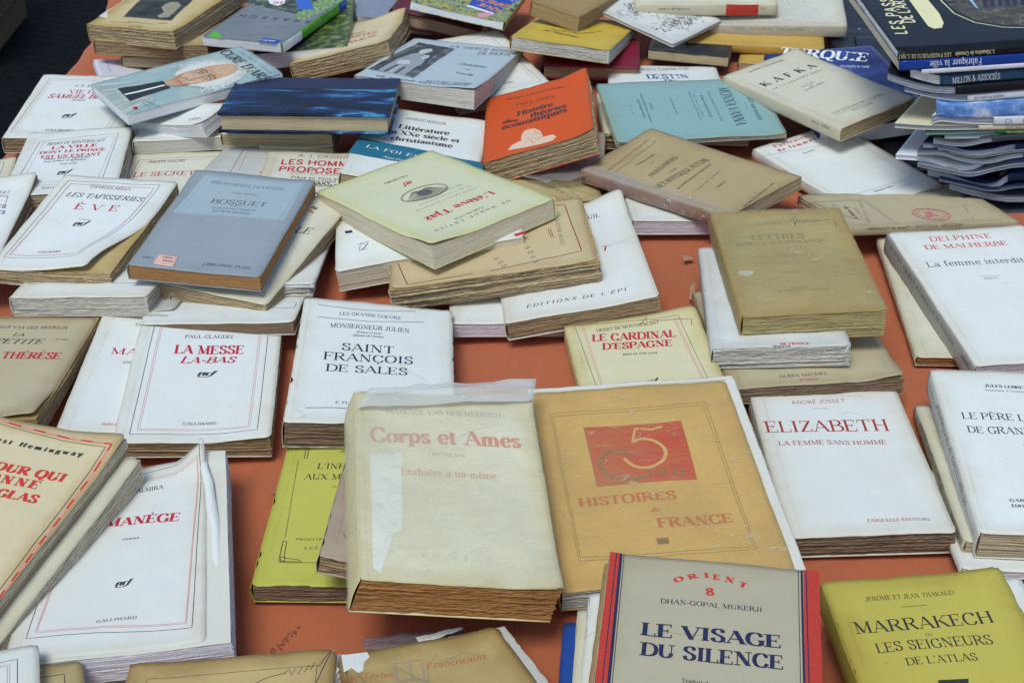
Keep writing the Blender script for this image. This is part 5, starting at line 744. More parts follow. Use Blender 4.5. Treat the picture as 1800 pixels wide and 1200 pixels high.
('tequi', 'white paperback with tiny upside-down lettering under the portrait book', [[-307.8, 1468.0, 58.9], [-328.7, 1426.4, 51.7], [-420.0, 1477.5, 30.3], [-398.3, 1519.2, 38.1]], 47.4, 106.4, 15, 'white', 'white', {'flip': 1}, [('T', 'TÉQUI', 29.8, 94.3, 33.7, 78.1, 4.9, 'blk', 'n')]),
('tequib', 'pale lavender white book below the upside-down lettered one', [[-410.9, 1524.0, 21.8], [-305.2, 1528.1, 28.1], [-302.1, 1439.2, 32.5], [-407.6, 1435.5, 28.7]], 105.8, 88.9, 14, 'white', 'greyp', {'rag': 0.2}, []),
('blue', 'dark blue marbled hardcover with tan page edges lying in the upper left', [[-305.8, 1532.4, 63.7], [-124.2, 1528.8, 63.1], [-127.2, 1406.1, 70.8], [-307.5, 1409.9, 71.8]], 181.0, 122.9, 21, 'marble', 'tan', {'hard': 1, 'spineside': 'T'}, [('P', 'bluecloth', [(-0.7, 120.6), (181.8, 122.1), (180.3, 84.6), (0.6, 82.6)])]),
('underblue', 'paperback with plain tan page edges under the dark blue hardcover', [[-307.6, 1520.5, 48.5], [-188.8, 1516.7, 49.5], [-191.3, 1426.4, 39.3], [-310.6, 1430.1, 38.8]], 119.1, 91.0, 14, 'ivory', 'tanflat', {}, []),
('underblueb', 'small tan paperback at the bottom under the dark blue hardcover', [[-270.5, 1508.3, 29.7], [-189.0, 1507.3, 27.3], [-190.0, 1422.4, 25.5], [-271.5, 1423.4, 27.7]], 81.5, 85.0, 10, 'ivory', 'tanflat', {}, []),
('vierge', 'pale grey blue paperback with a photograph of a statue on its left half', [[-121.0, 1731.5, 36.0], [15.1, 1693.0, 36.2], [-40.6, 1499.6, 58.6], [-176.3, 1539.4, 62.8]], 141.4, 202.1, 20, 'paleblue', 'greyp', {'rag': 0.5, 'curls': [(1, 0, 4, 60)]}, [('P', 'bwphoto', [(11.7, 184.1), (64.7, 171.5), (61.9, 23.1), (2.2, 33.6)]), ('STATUE', 11.7, 184.1, 64.7, 171.5, 2.2, 33.6), ('L', 'white', 1.0, [(11.7, 184.1), (64.7, 171.5), (61.9, 23.1), (2.2, 33.6), (11.7, 184.1)]), ('T', 'LA VIERGE NOIRE', 54.3, 177.4, 134.0, 177.4, 9.6, 'greyblk', 's'), ('T', 'DE PARIS', 95.6, 154.7, 135.1, 161.3, 12.8, 'greyblk', 's'), ('T', 'Châtelaine', 89.3, 99.1, 123.2, 99.1, 8.6, 'greyblk', 'c'), ('T', 'de', 102.5, 80.7, 109.6, 78.9, 4.5, 'greyblk', 'c'), ('T', 'Neuilly', 94.7, 63.4, 120.5, 58.2, 5.9, 'greyblk', 'c'), ('T', 'DE BONNE DELIVRANCE', 22.0, 5.6, 131.4, 5.6, 7.4, 'greyblk', 's'), ('T', 'NOTRE-DAME', 78.3, 13.4, 133.4, 13.4, 7.6, 'greyblk', 's')]),
('nrfbehind', 'white framed paperback lying askew behind the pale grey blue one', [[-123.8, 1735.9, 26.4], [-17.4, 1774.8, 31.7], [48.5, 1597.0, 27.2], [-60.8, 1557.9, 18.6]], 114.9, 189.3, 12, 'white2', 'tan', {'rag': 0.5}, [('L', 'blk', 0.4, [(20.4, 172.0), (98.6, 171.4), (107.1, 17.2), (3.8, 15.3), (20.4, 172.0)]), ('L', 'red2', 0.32, [(24.6, 166.1), (94.8, 162.8), (102.2, 23.0), (7.8, 21.3), (24.6, 166.1)]), ('T', 'GALLIMARD', 52.8, 28.6, 76.9, 28.6, 5.1, 'blk', 'n')]),
('lit', 'white paperback with a teal band and small black serif title, under the orange book', [[-151.0, 1510.7, 38.3], [-22.0, 1497.3, 25.0], [-39.3, 1305.1, 29.9], [-171.9, 1319.0, 46.5]], 132.4, 193.1, 18, 'white', 'deckle', {'rag': 1}, [('P', 'teal', [(-0.1, 98.2), (137.8, 79.0), (138.4, 44.7), (-2.8, 52.6)]), ('T', 'CHARLES MOELLER', 38.1, 164.7, 83.3, 164.7, 7.3, 'blk', 'n'), ('T', 'Littérature', 34.4, 137.2, 90.8, 137.2, 10.9, 'blk', 'b'), ('T', 'du XXe siècle et', 23.1, 121.0, 104.1, 121.0, 10.6, 'blk', 'b'), ('T', 'christianisme', 31.8, 104.5, 98.4, 104.5, 10.4, 'blk', 'b'), ('T', 'LA FOI EN JÉSUS', 10.9, 75.0, 108.4, 57.6, 7.2, 'white', 'n'), ('T', 'Jean-Paul Sartre', 33.1, 55.6, 74.9, 47.7, 4.7, 'white', 'n')]),
('emile', 'orange paperback with a black title and a pale drawing of a face', [[-28.5, 1560.6, 26.5], [86.4, 1561.3, 58.2], [83.3, 1363.0, 72.4], [-30.2, 1361.5, 36.8]], 119.1, 199.1, 26, 'orangepaper', 'deckle', {'rag': 2.0, 'edge': 0.9, 'curls': [(1, 1, 5, 35)]}, [('T', 'Bibliothèque de Philosophie scientifique', 22.3, 175.9, 91.1, 164.7, 4.9, 'blk', 'i'), ('T', 'ÉMILE JAMES', 34.1, 147.6, 78.5, 139.3, 7.7, 'blk', 'n'), ('L', 'blk', 0.3, [(29.1, 140.4), (84.4, 134.6)]), ('T', 'Histoire', 36.3, 113.1, 77.4, 113.1, 14.8, 'blk', 'b'), ('T', 'des', 19.5, 100.9, 37.0, 95.9, 10.0, 'blk', 'b'), ('T', 'théories', 51.4, 94.7, 92.3, 94.7, 14.7, 'blk', 'b'), ('T', 'économiques', 19.6, 80.3, 92.6, 80.3, 14.3, 'blk', 'b'), ('P', 'chalk', [(27.2, 15.0), (31.9, 26.0), (39.7, 31.4), (45.8, 31.6), (65.5, 26.2), (76.1, 26.3), (79.7, 16.6), (75.9, 9.5), (60.4, 8.3), (43.4, 10.2)]), ('P', 'chalk', [(41.6, 33.4), (42.1, 48.2), (45.2, 57.8), (50.8, 60.3), (57.0, 57.1), (62.0, 47.9), (65.0, 33.4), (64.9, 21.6), (57.4, 15.7), (48.3, 18.0)]), ('L', 'orange2', 0.7, [(40.9, 42.3), (45.8, 45.2), (52.6, 45.0), (59.4, 41.3), (65.0, 33.4)]), ('L', 'orange2', 0.7, [(41.5, 35.0), (48.3, 34.8), (56.9, 29.6), (64.9, 26.7)]), ('L', 'orange2', 0.6, [(46.4, 26.1), (50.1, 28.2), (53.8, 22.0)]), ('L', 'orange2', 0.6, [(57.5, 22.4), (60.6, 25.0), (63.0, 21.4)]), ('L', 'orange2', 0.6, [(49.5, 54.3), (52.0, 59.3), (56.4, 54.1), (58.2, 44.0)]), ('L', 'orange2', 0.7, [(53.2, 24.1), (55.0, 14.3), (57.4, 15.7)]), ('T', 'FLAMMARION', 40.4, 2.8, 70.8, -1.6, 4.9, 'orange2', 's')]),
('glassunder', 'brown book in crumpled clear glassine under the orange paperback', [[-15.7, 1478.4, 17.2], [102.9, 1468.1, 22.7], [94.6, 1368.9, 25.2], [-25.1, 1379.3, 20.4]], 119.7, 99.6, 17, 'beige', 'deckle', {'wrap': 'clearwrap'}, []),
('cremeframe', 'cream paperback with thin framed text showing between the central pile and the clear-wrapped brochure', [[-15.9, 1374.3, 20.7], [86.9, 1383.7, 9.7], [93.6, 1323.7, 12.5], [-11.1, 1314.1, 19.2]], 104.5, 60.4, 10, 'old', 'tan', {}, [('L', 'blk', 0.4, [(46.3, 41.0), (84.2, 4.9)]), ('L', 'blk', 0.4, [(61.8, 44.1), (95.5, 12.4)]), ('T', 'ROMAN', 53.9, 30.6, 71.9, 7.1, 3.3, 'greyblk', 'n'), ('T', 'PARIS', 69.5, 31.9, 79.0, 11.5, 2.2, 'greyblk', 'n')]),
('kant', 'tan brochure with old French philosophy title, its spine wrapped in shiny clear film', [[71.8, 1363.0, 29.3], [149.8, 1450.0, 37.6], [290.9, 1317.5, 42.9], [205.9, 1232.8, 41.5]], 118.6, 190.5, 14, 'tan3', 'tan', {'wrapspine': 1, 'rag': 0.5, 'spinecol': 'orangebrown'}, [('T', 'BIBLIOTHÈQUE DES TEXTES PHILOSOPHIQUES', 13.5, 163.6, 95.7, 174.3, 2.6, 'greyblk', 'n'), ('L', 'greyblk', 0.6, [(12.6, 155.6), (96.5, 166.3)]), ('T', 'PARUS EN 1930', 34.7, 163.9, 71.3, 163.9, 2.1, 'greyblk', 'n'), ('T', 'Emmanuel KANT', 38.9, 146.0, 69.8, 146.0, 3.5, 'blk', 'l'), ('L', 'blk', 0.4, [(47.9, 136.8), (56.7, 138.3)]), ('T', 'PROLÉGOMÈNES', 27.4, 116.9, 78.8, 123.4, 5.8, 'blk', 'n'), ('T', 'A TOUTE', 44.8, 106.8, 58.5, 108.5, 2.6, 'blk', 'n'), ('T', 'MÉTAPHYSIQUE FUTURE', 10.2, 94.2, 95.0, 94.2, 7.6, 'blk', 'n'), ('T', 'QUI POURRA SE PRÉSENTER COMME SCIENCE', 20.5, 78.0, 85.9, 86.4, 2.6, 'blk', 'n'), ('T', 'TRADUIT DE L’ALLEMAND', 31.1, 61.3, 77.0, 69.3, 1.9, 'greyblk', 'n'), ('T', 'J. GIBELIN', 43.1, 47.3, 62.4, 50.7, 2.5, 'blk', 'n'), ('T', 'LIBRAIRIE PHILOSOPHIQUE J. VRIN', 25.2, 0.3, 88.3, 10.7, 2.5, 'greyblk', 'n')]),
('whiteunderkant', 'white paperback with lavender page edges beneath the tan philosophy brochure', [[114.8, 1351.6, 14.8], [210.2, 1353.6, 14.4], [210.7, 1266.3, 19.1], [118.1, 1263.9, 20.0]], 94.0, 87.6, 14, 'white', 'lav', {}, []),
('monna', 'turquoise thin paperback with a sideways dark blue title', [[281.5, 1569.6, 47.0], [297.9, 1447.8, 31.3], [111.7, 1423.0, 31.6], [96.0, 1544.7, 50.8]], 124.1, 187.5, 5, 'turq', 'tan', {'rag': 1.2}, [('T', 'MAURICE MAETERLINCK', 31.7, 163.9, 93.3, 163.9, 4.7, 'navy', 'n'), ('L', 'navy', 0.3, [(50.7, 159.5), (70.6, 157.5)]), ('T', 'MONNA VANNA', 17.9, 136.4, 101.8, 136.4, 12.6, 'navy', 'n'), ('T', 'PIÈCE LYRIQUE EN QUATRE ACTES', 25.0, 122.3, 91.9, 122.3, 2.0, 'navy', 'n'), ('T', 'Musique de HENRY FÉVRIER', 33.2, 112.2, 81.4, 112.2, 2.6, 'navy', 'l'), ('T', 'Représentée pour la première fois à Paris', 26.0, 100.4, 86.3, 100.4, 1.6, 'navy', 'n'), ('T', "sur la scène de l'Académie", 30.2, 104.6, 79.5, 104.6, 1.6, 'navy', 'n'), ('T', 'QUATRIÈME ACTE', 38.1, 76.4, 73.5, 76.4, 1.9, 'navy', 'n'), ('T', 'PARIS', 46.0, 50.9, 60.6, 50.9, 2.5, 'navy', 'n'), ('T', 'Librairie CHARPENTIER et FASQUELLE', 24.5, 44.7, 87.3, 44.7, 1.9, 'navy', 'n'), ('T', 'EUGÈNE FASQUELLE, ÉDITEUR', 37.7, 38.8, 77.4, 38.8, 1.9, 'navy', 'n'), ('T', '1909', 43.0, 27.8, 67.0, 27.8, 1.9, 'navy', 'n')]),
('undermonna', 'old ivory book with wavy brown pages under the turquoise paperback', [[143.3, 1629.1, 16.0], [281.1, 1609.3, 21.6], [261.1, 1458.6, 24.4], [119.7, 1479.0, 20.0]], 141.1, 152.0, 12, 'ivory', 'deckle', {'rag': 1.5, 'shear': (-3, 0)}, []),
('undermonnab', 'rough ivory book jutting out at the left of the turquoise paperback', [[99.3, 1584.4, 23.3], [197.2, 1585.7, 21.4], [197.1, 1467.3, 20.3], [102.0, 1465.9, 23.8]], 96.5, 118.4, 18, 'ivory', 'deckle', {'rag': 3, 'edge': 2}, []),
('destin', 'white paperback with blue title DESTIN above the turquoise one', [[119.3, 1697.3, 13.8], [251.2, 1691.8, 12.6], [246.2, 1512.4, 30.2], [110.5, 1518.3, 31.4]], 133.9, 180.2, 13, 'white', 'tan', {'rag': 0.5}, [('T', 'ADRIEN DANSETTE', 31.5, 155.6, 100.7, 166.5, 9.2, 'navy', 'n'), ('T', 'DESTIN', 46.3, 124.1, 97.3, 130.8, 16.3, 'bluei', 'b'), ('T', 'DU', 66.2, 114.2, 81.2, 114.2, 9.5, 'bluei', 'b'), ('T', 'CATHOLICISME', 25.5, 84.1, 113.0, 84.1, 16.0, 'bluei', 'b')]),
('kafka', 'ivory paperback with widely spaced black title and rippled brown pages, upper right', [[240.6, 1557.6, 54.4], [334.7, 1628.7, 60.0], [441.6, 1486.4, 56.2], [347.7, 1415.3, 51.5]], 118.0, 178.1, 15, 'ivory2', 'deckle', {'rag': 1.0, 'spine': [('KAFKA', 0.12, 0.06, 5), ('JULLIARD', 0.2, 0.06, 4)]}, [('T', 'ROBERT ROCHEFORT', 27.5, 164.0, 85.9, 164.0, 3.7, 'greyblk', 'n'), ('T', 'KAFKA', 14.7, 127.0, 99.6, 127.0, 10.5, 'blk', 'b'), ('T', "ou l'irréductible espoir", 17.6, 116.0, 96.4, 116.0, 3.6, 'greyblk', 'i'), ('T', 'PRÉFACE', 45.5, 99.8, 65.7, 99.8, 2.4, 'greyblk', 'n'), ('T', 'de', 54.0, 96.0, 59.1, 96.0, 2.0, 'greyblk', 'n'), ('T', 'DANIEL-ROPS', 41.8, 91.3, 73.2, 91.3, 2.8, 'greyblk', 'n'), ('T', "LES TEMOINS DE L'ESPRIT", 20.2, 29.1, 100.5, 29.1, 3.4, 'greyblk', 'n'), ('L', 'greyblk', 0.3, [(20.6, 26.5), (99.2, 26.7)]), ('T', 'JULLIARD', 40.9, 20.9, 73.7, 20.9, 3.4, 'greyblk', 'n')]),
('quie', 'large dark blue travel guide with white letters QUIE under the ivory paperback', [[307.9, 1682.3, 33.0], [441.0, 1697.4, 39.0], [465.4, 1476.1, 39.6], [335.0, 1459.3, 27.4]], 133.1, 223.7, 18, 'navyphoto', 'white', {'rag': 0.1}, [('T', 'TURQUIE', 14.4, 218.1, 111.0, 173.4, 25.9, 'white', 'b'), ('T', 'encyclopédie-du-voyage', 76.2, 167.4, 107.8, 155.5, 7.1, 'white', 's'), ('T', 'GALLIMA', 61.4, 0.2, 123.7, 15.5, 6.6, 'white', 'b'), ('T', 'GUIDES GALLIMARD', 41.9, 22.5, 124.7, 22.5, 3.6, 'gold2', 's')]),
('portraits', 'white novel with red title Portraits de femmes on the right of the tan brochure', [[260.5, 1436.2, 20.1], [362.8, 1499.6, 22.2], [446.2, 1360.4, 14.2], [343.5, 1296.8, 12.2]], 120.6, 162.5, 12, 'white', 'lav', {'rag': 0.2}, [('T', 'Portraits', 22.1, 152.6, 68.2, 152.6, 5.7, 'red', 'b'), ('T', 'de femmes', 19.4, 142.7, 72.9, 142.7, 5.6, 'red', 'b'), ('T', 'Roman', 40.2, 125.4, 55.9, 125.4, 3.2, 'blk', 'n'), ('L', 'blk', 0.25, [(-6.3, 144.5), (108.5, 123.0), (102.5, 26.3), (1.1, 30.3), (-6.3, 144.5)]), ('T', 'Gallimard-Nation', 45.3, 22.0, 71.4, 22.0, 2.9, 'blk', 'n')]),
('histoire', 'tan exercise book with a red stamp and text along its near spine', [[318.9, 1220.5, 35.4], [290.1, 1329.6, 16.2], [468.7, 1373.1, 6.8], [495.3, 1263.1, 20.5]], 114.3, 183.0, 8, 'beige', 'tan', {'spine': [('HISTOIRE ANCIENNE - Classe de Cinquième', 0.62, 0.55, 5)], 'spl': 1, 'rag': 1, 'edge': 0.6}, [('L', 'greyblk', 0.4, [(23.0, 162.0), (89.3, 183.2), (86.9, 123.1), (3.3, 128.0), (23.0, 162.0)]), ('L', 'greyblk', 0.3, [(28.9, 162.2), (86.7, 179.7), (83.7, 126.8), (15.0, 130.1), (28.9, 162.2)]), ('T', 'HISTOIRE DU', 30.1, 171.0, 77.7, 161.1, 2.5, 'blk', 'n'), ('T', 'de Moyen Age', 26.5, 158.8, 66.6, 152.9, 3.8, 'blk', 'I'), ('T', 'P. VIDAL', 33.1, 150.5, 59.6, 145.3, 2.5, 'blk', 'n'), ('T', 'COURS DE P. MALET', 14.1, 153.5, 82.1, 129.0, 2.4, 'blk', 'n'), ('RINGS', 30.7, 79.0, 18.9), ('T', 'Fr. Dugast', 11.0, 42.7, 53.0, 31.5, 2.1, 'blk', 'i')]),
('photo', 'old yellowed book with a dark photograph on its cover at the top left', [[-457.4, 1870.8, 68.0], [-342.2, 1830.5, 71.7], [-402.5, 1658.9, 70.0], [-516.3, 1699.8, 66.0]], 121.5, 181.4, 22, 'toned2', 'deckle', {'rag': 2, 'edge': 0.8}, [('L', 'greyblk', 0.3, [(8.7, 144.6), (73.9, 137.2), (96.7, 35.7), (30.5, 31.9), (8.7, 144.6)]), ('P', 'darkphoto', [(8.2, 139.8), (80.6, 129.8), (95.6, 37.5), (30.8, 34.1)]), ('P', 'skinpale', [(59.1, 75.7), (57.3, 88.4), (59.8, 97.9), (68.4, 100.0), (79.5, 89.5), (84.4, 64.6), (86.2, 47.9), (77.3, 41.4), (70.0, 48.1), (71.7, 61.4)]), ('T', 'HISTOIRE DE SAINT', 45.6, 18.2, 83.9, 18.2, 3.3, 'brown3', 'n'), ('T', 'FRANÇOIS', 86.2, 22.5, 96.5, 25.1, 4.6, 'red', 'n'), ('T', 'EDITIONS DE PARIS FRANCE', 23.1, 14.8, 53.5, 14.8, 2.8, 'red', 'n'), ('T', 'DE PARIS', 56.8, 2.7, 73.8, 4.9, 3.9, 'blk', 'n')]),
('underphoto', 'thick brown-paged book below the yellowed one with a dark photograph', [[-483.8, 1848.7, 40.1], [-342.4, 1828.7, 43.0], [-366.0, 1667.6, 49.6], [-508.0, 1687.8, 49.2]], 143.2, 163.0, 17, 'old', 'brown', {'rag': 1.2}, []),
('underphotob', 'tan-edged book under the left part of the top left pile', [[-464.7, 1788.8, 22.2], [-348.5, 1773.4, 25.7], [-362.0, 1674.2, 29.7], [-478.1, 1689.8, 27.3]], 117.2, 100.1, 12, 'old', 'tan', {'rag': 0.8}, []),
('lavflat', 'lavender white book with small text at the base of the top left pile', [[-514.8, 1700.9, 21.3], [-462.5, 1720.2, 11.8], [-438.3, 1653.5, 9.3], [-490.7, 1634.2, 19.3]], 56.6, 70.9, 10, 'lavcover', 'lav', {}, [('T', 'de l’histoire', 13.6, 63.6, 13.6, 26.4, 2.7, 'blk', 'n'), ('T', '0770', 37.6, 43.4, 41.5, 47.5, 3.2, 'blk', 'S')]),
('nrftop', 'white framed paperback leaning out to the right of the top left pile', [[-485.9, 1901.0, 48.8], [-364.8, 1885.0, 30.0], [-385.5, 1705.9, 47.6], [-506.9, 1722.0, 67.9]], 123.9, 181.2, 6, 'white2', 'tan', {}, [('L', 'red2', 0.4, [(43.1, 144.0), (118.5, 142.2), (122.3, 17.3), (13.8, 14.5), (43.1, 144.0)]), ('L', 'blk', 0.4, [(32.6, 152.0), (121.4, 147.8), (123.9, 7.6), (8.3, 9.9), (32.6, 152.0)]), ('T', 'ROMAN', 129.0, 53.7, 116.2, 84.4, 2.8, 'blk', 'n')]),
('guide', 'grey and green city travel guide lying upside down with a blue corner label', [[-270.9, 1634.2, 65.2], [-372.2, 1669.2, 61.4], [-316.3, 1840.9, 60.1], [-212.8, 1806.0, 60.9]], 108.3, 181.0, 12, 'guidegrey', 'white', {'spine': [('MARRAKECH', 0.26, 0.32, 8), ('lonely planet', 0.04, 0.06, 4)], 'spinecol': 'greenlab', 'spinebands': [(0, 0.12, 'bluelab'), (0.72, 1, 'badge')], 'rag': 0.1}, [('P', 'parkphoto', [(2.7, 6.1), (132.0, -21.6), (116.2, 52.1), (10.0, 81.0)]), ('P', 'greenpat', [(-1.2, 7.3), (29.9, 0.3), (32.9, 82.9), (12.4, 100.2)]), ('P', 'blueskirt', [(57.7, 25.2), (42.3, 15.8), (19.2, 51.0), (38.8, 56.8)]), ('P', 'badge', [(93.9, 31.5), (94.5, 17.8), (84.9, 14.8), (72.1, 24.9), (65.4, 41.4), (69.6, 52.0), (83.2, 46.8)]), ('T', 'couverture', 74.4, 23.3, 92.2, 28.7, 4.9, 'red', 'n'), ('T', '8.95€', 70.1, 33.6, 84.4, 37.9, 9.8, 'red', 'b'), ('T', 'MARRAKECH', -32.9, 94.8, 99.4, 94.8, 9.2, 'blk', 's'), ('P', 'greenlab', [(98.6, 180.5), (79.0, 182.0), (97.5, 160.1), (101.8, 163.5)]), ('P', 'bluelab', [(30.3, 182.6), (6.0, 183.0), (4.7, 171.3), (31.1, 167.0)]), ('T', 'lonely planet', 11.3, 174.3, 29.6, 174.3, 3.9, 'white', 'b')]),
('guideb', 'bigger travel guide with a green landscape photo and white page edges below the grey guide', [[-197.2, 1659.2, 53.1], [-309.2, 1652.4, 44.1], [-322.2, 1853.6, 41.9], [-207.7, 1860.0, 45.6]], 113.7, 201.4, 20, 'landphoto', 'white', {'rag': 0.1}, []),
('rtes', 'old cream book with curved brown pages and red letters RTES', [[-252.3, 1808.8, 21.9], [-133.4, 1803.7, 42.5], [-145.1, 1631.9, 68.3], [-263.3, 1634.9, 39.4]], 121.3, 174.7, 24, 'toned', 'deckle', {'rag': 2, 'curls': [(1, 1, 8, 60)]}, [('T', 'CHARTES', 43.8, 73.7, 95.3, 73.7, 15.6, 'red', 'n'), ('T', 'PRES', 58.5, 35.1, 100.1, 57.2, 14.0, 'red', 'n'), ('T', 'CROISIC', 54.2, 95.1, 76.8, 95.1, 7.7, 'blk', 'n')]),
('bluebehind', 'blue grey booklet with pale page edges behind the cream RTES book', [[-214.6, 1896.2, 35.4], [-116.1, 1911.8, 19.6], [-102.7, 1823.6, 21.6], [-199.6, 1808.1, 37.2]], 100.2, 89.3, 16, 'bluegrey', 'greyp', {'rag': 0.2}, []),
('redhard', 'dark red bound book with tan pages under the colourful one at the top', [[-120.9, 1988.1, 46.4], [-4.1, 1964.9, 26.9], [-39.5, 1788.7, 24.7], [-155.6, 1812.1, 46.4]], 120.5, 179.6, 20, 'maroonc', 'tan', {'hard': 1}, []),
('colour', 'colourful glossy book with a blue label and orange letters at the top centre', [[-8.4, 1739.2, 52.7], [-126.8, 1763.5, 71.6], [-94.5, 1935.3, 57.9], [24.4, 1910.9, 38.9]], 122.6, 175.3, 10, 'jungle', 'white', {'rag': 0.1}, [('P', 'bluelab', [(20.3, 145.7), (56.5, 136.6), (57.7, 31.1), (-2.5, 40.2)]), ('P', 'badge', [(20.0, 151.1), (57.9, 140.7), (56.4, 133.6), (20.8, 143.3)]), ('T', 'EMPIRE DE LA', 9.9, 96.3, 60.0, 86.1, 16.9, 'orangei', 'S'), ('T', 'QUE', 15.6, 124.6, 44.1, 114.1, 12.0, 'orangei', 'S'), ('T', '15 A 30', -0.5, 65.9, 12.1, 65.9, 12.1, 'white', 's'), ('P', 'pinkpet', [(37.9, 160.7), (25.1, 144.1), (20.9, 157.5), (27.7, 174.4), (37.2, 171.3)])]),
('yellow', 'golden yellow paperback with rough grey pages in the top row', [[41.7, 1825.6, 36.8], [162.3, 1792.9, 32.4], [115.7, 1630.0, 57.3], [-0.8, 1663.0, 62.8]], 123.2, 170.7, 16, 'golden', 'greyp', {'rag': 1.6, 'edge': 0.8}, [('T', 'ET LE MYSTÈRE', 33.3, 65.7, 66.4, 65.7, 11.9, 'blk', 'n'), ('T', "de l'empereur", 25.3, 57.9, 72.6, 42.9, 7.9, 'blk', 'I'), ('T', 'Napoléon Ier', 66.3, 64.1, 93.0, 97.6, 5.2, 'blk', 'n')]),
('kraft', 'small thick brown kraft-covered book resting on the golden yellow one', [[82.2, 1855.1, 72.4], [141.6, 1820.4, 63.4], [82.9, 1720.1, 64.9], [24.7, 1754.8, 74.8]], 68.9, 115.9, 18, 'kraft', 'kraftp', {'rag': 0.5, 'allkraft': 1, 'boxed': 1}, []),
('reddark', 'crimson bound book with brown pages under the golden yellow paperback', [[44.9, 1772.2, 25.7], [161.9, 1764.4, 23.0], [154.5, 1655.3, 26.5], [38.0, 1662.9, 27.6]], 117.0, 109.4, 18, 'crimson', 'brown', {'hard': 1, 'rag': 0.5}, []),
('engraving', 'off-white sheet-like booklet with a black floral engraving, slanting down at the top', [[74.9, 1815.6, 60.4], [145.8, 1892.4, 62.5], [267.9, 1778.9, 41.6], [197.6, 1701.8, 38.4]], 104.5, 168.4, 4, 'white3', 'grey', {'rag': 0.3}, [('FLORAL',), ('T', 'A ce', 33.0, 106.3, 44.6, 101.5, 6.9, 'blk', 'c'), ('T', 'in', 32.5, 97.8, 41.8, 97.8, 4.3, 'blk', 'c')]),
('journal', 'ivory paperback with a red label on its near spine, upside-down text Journal', [[156.2, 1786.1, 59.6], [158.8, 1901.1, 65.1], [339.9, 1896.7, 67.6], [336.9, 1781.7, 62.4]], 115.2, 181.0, 15, 'ivory', 'tan', {'spine': [('JEAN XXIII', 0.75, 0.17, 3.5), ('Journal de l’âme', 0.72, 0.22, 4), ('12', 0.1, 0.04, 4)], 'spl': -1, 'spinebands': [(0.135, 0.36, 'spinered')], 'spinered2': [('JEAN XXIII', 0.4, 0.5, 3)]}, []),
('abime', 'book in crinkled transparent film with an upside-down spine title, below the red-labelled one', [[251.6, 1776.7, 37.4], [262.8, 1891.1, 49.1], [434.4, 1873.6, 53.2], [422.5, 1759.2, 42.0]], 115.6, 172.2, 16, 'ivory', 'tan', {'spine': [('L’ABÎME DE DIEU - AU SEIN DE L’ABÎME', 0.55, 0.55, 4.5)], 'wrap': 'clearwrap'}, []),
('amberlow', 'amber-covered paperback below the film-wrapped book in the top row', [[218.8, 1751.8, 23.9], [235.6, 1869.2, 31.7], [406.4, 1845.6, 32.2], [390.6, 1728.0, 22.1]], 119.0, 172.9, 11, 'golden2', 'tan', {'rag': 0.3}, []),
('darkthin', 'dark-covered book with tan page edge low in the top row', [[190.9, 1822.3, 17.5], [289.3, 1801.8, 18.0], [266.7, 1694.9, 23.8], [168.5, 1715.8, 26.4]], 100.5, 109.4, 12, 'blackc', 'tanflat', {'rag': 0.1}, []),
('ambersmall', 'small amber book almost hidden behind the ivory paperback with the spaced title', [[295.9, 1772.1, 9.3], [377.5, 1751.9, 11.7], [363.1, 1693.8, 12.1], [281.5, 1714.1, 10.2]], 84.1, 59.8, 9, 'golden2', 'tan', {}, []),
('darkmag', 'wide black glossy magazine lying flat between the blue travel guide and the magazine pile', [[395.1, 1920.1, 31.9], [564.1, 1931.7, 31.6], [580.8, 1640.9, 9.8], [416.4, 1628.1, 10.0]], 167.2, 292.8, 9, 'blackc', 'grey', {'rag': 0.1}, []),  # dark sheet added to stand in for the shade in this gap
('darkmagb', 'dark navy album lying low beside the wide black glossy magazine', [[430.3, 1742.9, 33.1], [563.4, 1731.5, 35.7], [531.8, 1411.1, 6.8], [407.2, 1420.2, 6.1]], 129.3, 324.0, 8, 'blackc', 'grey', {'rag': 0.1}, []),  # second added dark sheet, carrying the same shade lower down
]
